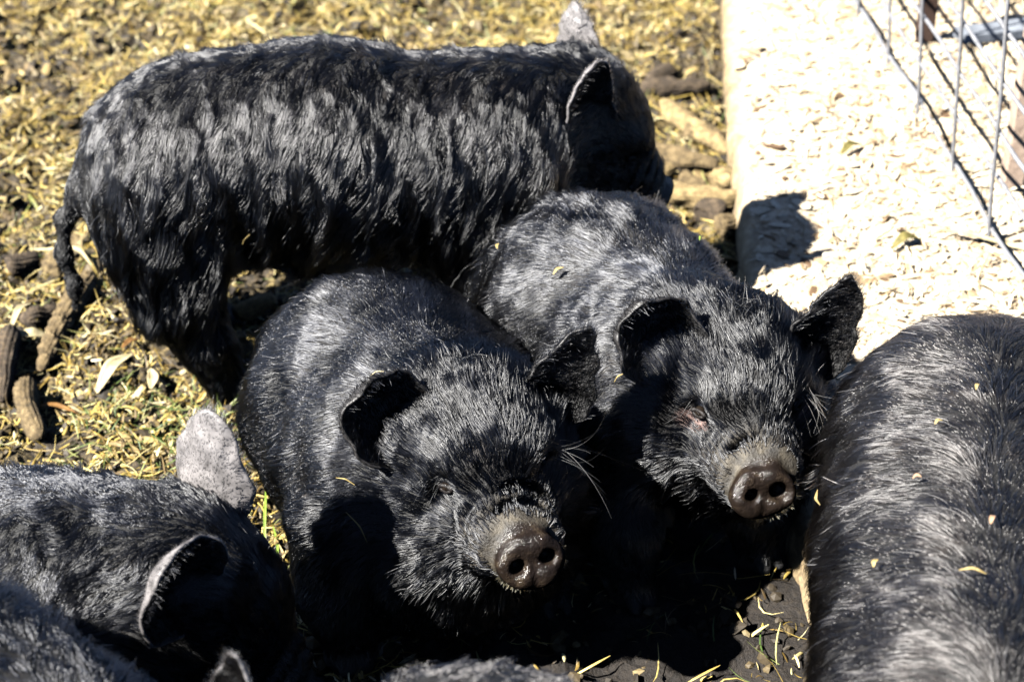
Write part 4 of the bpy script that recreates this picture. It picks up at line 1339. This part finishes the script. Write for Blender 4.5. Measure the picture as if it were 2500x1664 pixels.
# ------------------------------------------------------------------ bits of straw caught in the coats
bitm = simple_mat('straw_bit', [(.3, (.20, .14, .05)), (.7, (.38, .30, .13))], 200, .6)
bitp = simple_mat('wood_bit', [(.3, (.20, .11, .06)), (.7, (.40, .26, .17))], 200, .6)
bits = [(0, 745, 145, .030, .005, -55, bitp, 'tan splinter on the back of the standing pig, nearest its spine'),
        (0, 915, 178, .040, .0045, 35, bitm, 'bent yellow straw on the shoulder of the standing pig'),
        (0, 698, 235, .016, .008, 10, bitp, 'pinkish chip halfway down the standing pig\'s side below the splinter'),
        (0, 434, 385, .014, .008, 60, bitp, 'brown chip on the standing pig\'s rump near its tail'),
        (0, 748, 436, .026, .007, 80, bitm, 'yellow crumb hanging in the standing pig\'s lower flank'),
        (0, 568, 537, .032, .002, 60, bitm, 'thin dull straw on the standing pig\'s flank above its hind leg'),
        (0, 302, 624, .022, .005, -30, bitm, 'pale chip on the back of the standing pig\'s thigh'),
        (0, 388, 640, .014, .005, 40, bitp, 'orange fleck on the standing pig\'s thigh'),
        (0, 400, 730, .045, .003, -75, bitm, 'forked straw on the standing pig\'s hind leg'),
        (2, 1290, 632, .020, .007, 30, bitm, 'yellow crumb in the middle of the rump of the pig by the slab'),
        (2, 1160, 576, .012, .005, 70, bitm, 'small crumb on the left side of the rump of the pig by the slab'),
        (2, 1600, 562, .016, .003, 85, greenm, 'green fleck on the dark side of the rump nearest the slab'),
        (2, 1432, 868, .022, .003, 40, bitm, 'straw below the left ear of the pig by the slab'),
        (1, 876, 872, .022, .0025, 5, huskm, 'whitish straw just above the left ear of the fat pig'),
        (1, 800, 1106, .030, .0025, -20, bitm, 'yellow thread below the left ear of the fat pig'),
        (1, 826, 1205, .055, .0025, -55, bitm, 'long curled yellow stalk on the fat pig\'s cheek'),
        (1, 1140, 1080, .008, .005, 0, bitm, 'tiny yellow crumb on the fat pig\'s forehead'),
        (4, 1904, 1150, .040, .004, 80, bitm, 'yellow twig on the left flank of the right pig'),
        (4, 2280, 1212, .016, .007, 60, bitp, 'pale pinkish chip near the spine of the right pig'),
        (4, 2235, 1336, .032, .005, -15, bitm, 'pale straw lying low on the back of the right pig'),
        (4, 2118, 1116, .012, .007, -20, bitp, 'small bright chip halfway up the right pig\'s side'),
        (4, 2165, 990, .012, .005, 20, bitm, 'yellow fleck above the middle of the right pig\'s side'),
        (4, 2250, 906, .012, .005, 60, bitm, 'small fleck near the top of the right pig\'s back'),
        (4, 2030, 1310, .012, .006, 40, bitm, 'crumb low on the right pig\'s flank'),
        (5, 120, 1378, .022, .006, 25, bitp, 'tan chip on the blurred rump in the bottom left corner'),
        (3, 243, 1292, .012, .005, -10, bitm, 'small yellow fleck on the neck of the woolly left pig')]
for k, (pi_, px, py, ln, wd, ang, mt, lab) in enumerate(bits):
    p, g = on_pig(pi_, px, py)
    if p is None: print('miss', lab); continue
    cr = unit(np.array([1., 0, 0]) - g * g[0]); cu_ = unit(upv - g * (upv @ g) - cr * (upv @ cr))
    d = cr * math.cos(rad(ang)) + cu_ * math.sin(rad(ang)); s = np.cross(g, d)
    h = .013
    P = [p + g * h - d * ln / 2, p + g * (h + .003) + s * ln * .12, p + g * h + d * ln / 2]
    strip('straw_bit', P, wd, mt, lab, 'straw bit', curl=.2, group='bits of straw caught in the coats')
print('done', time.time() - T0)
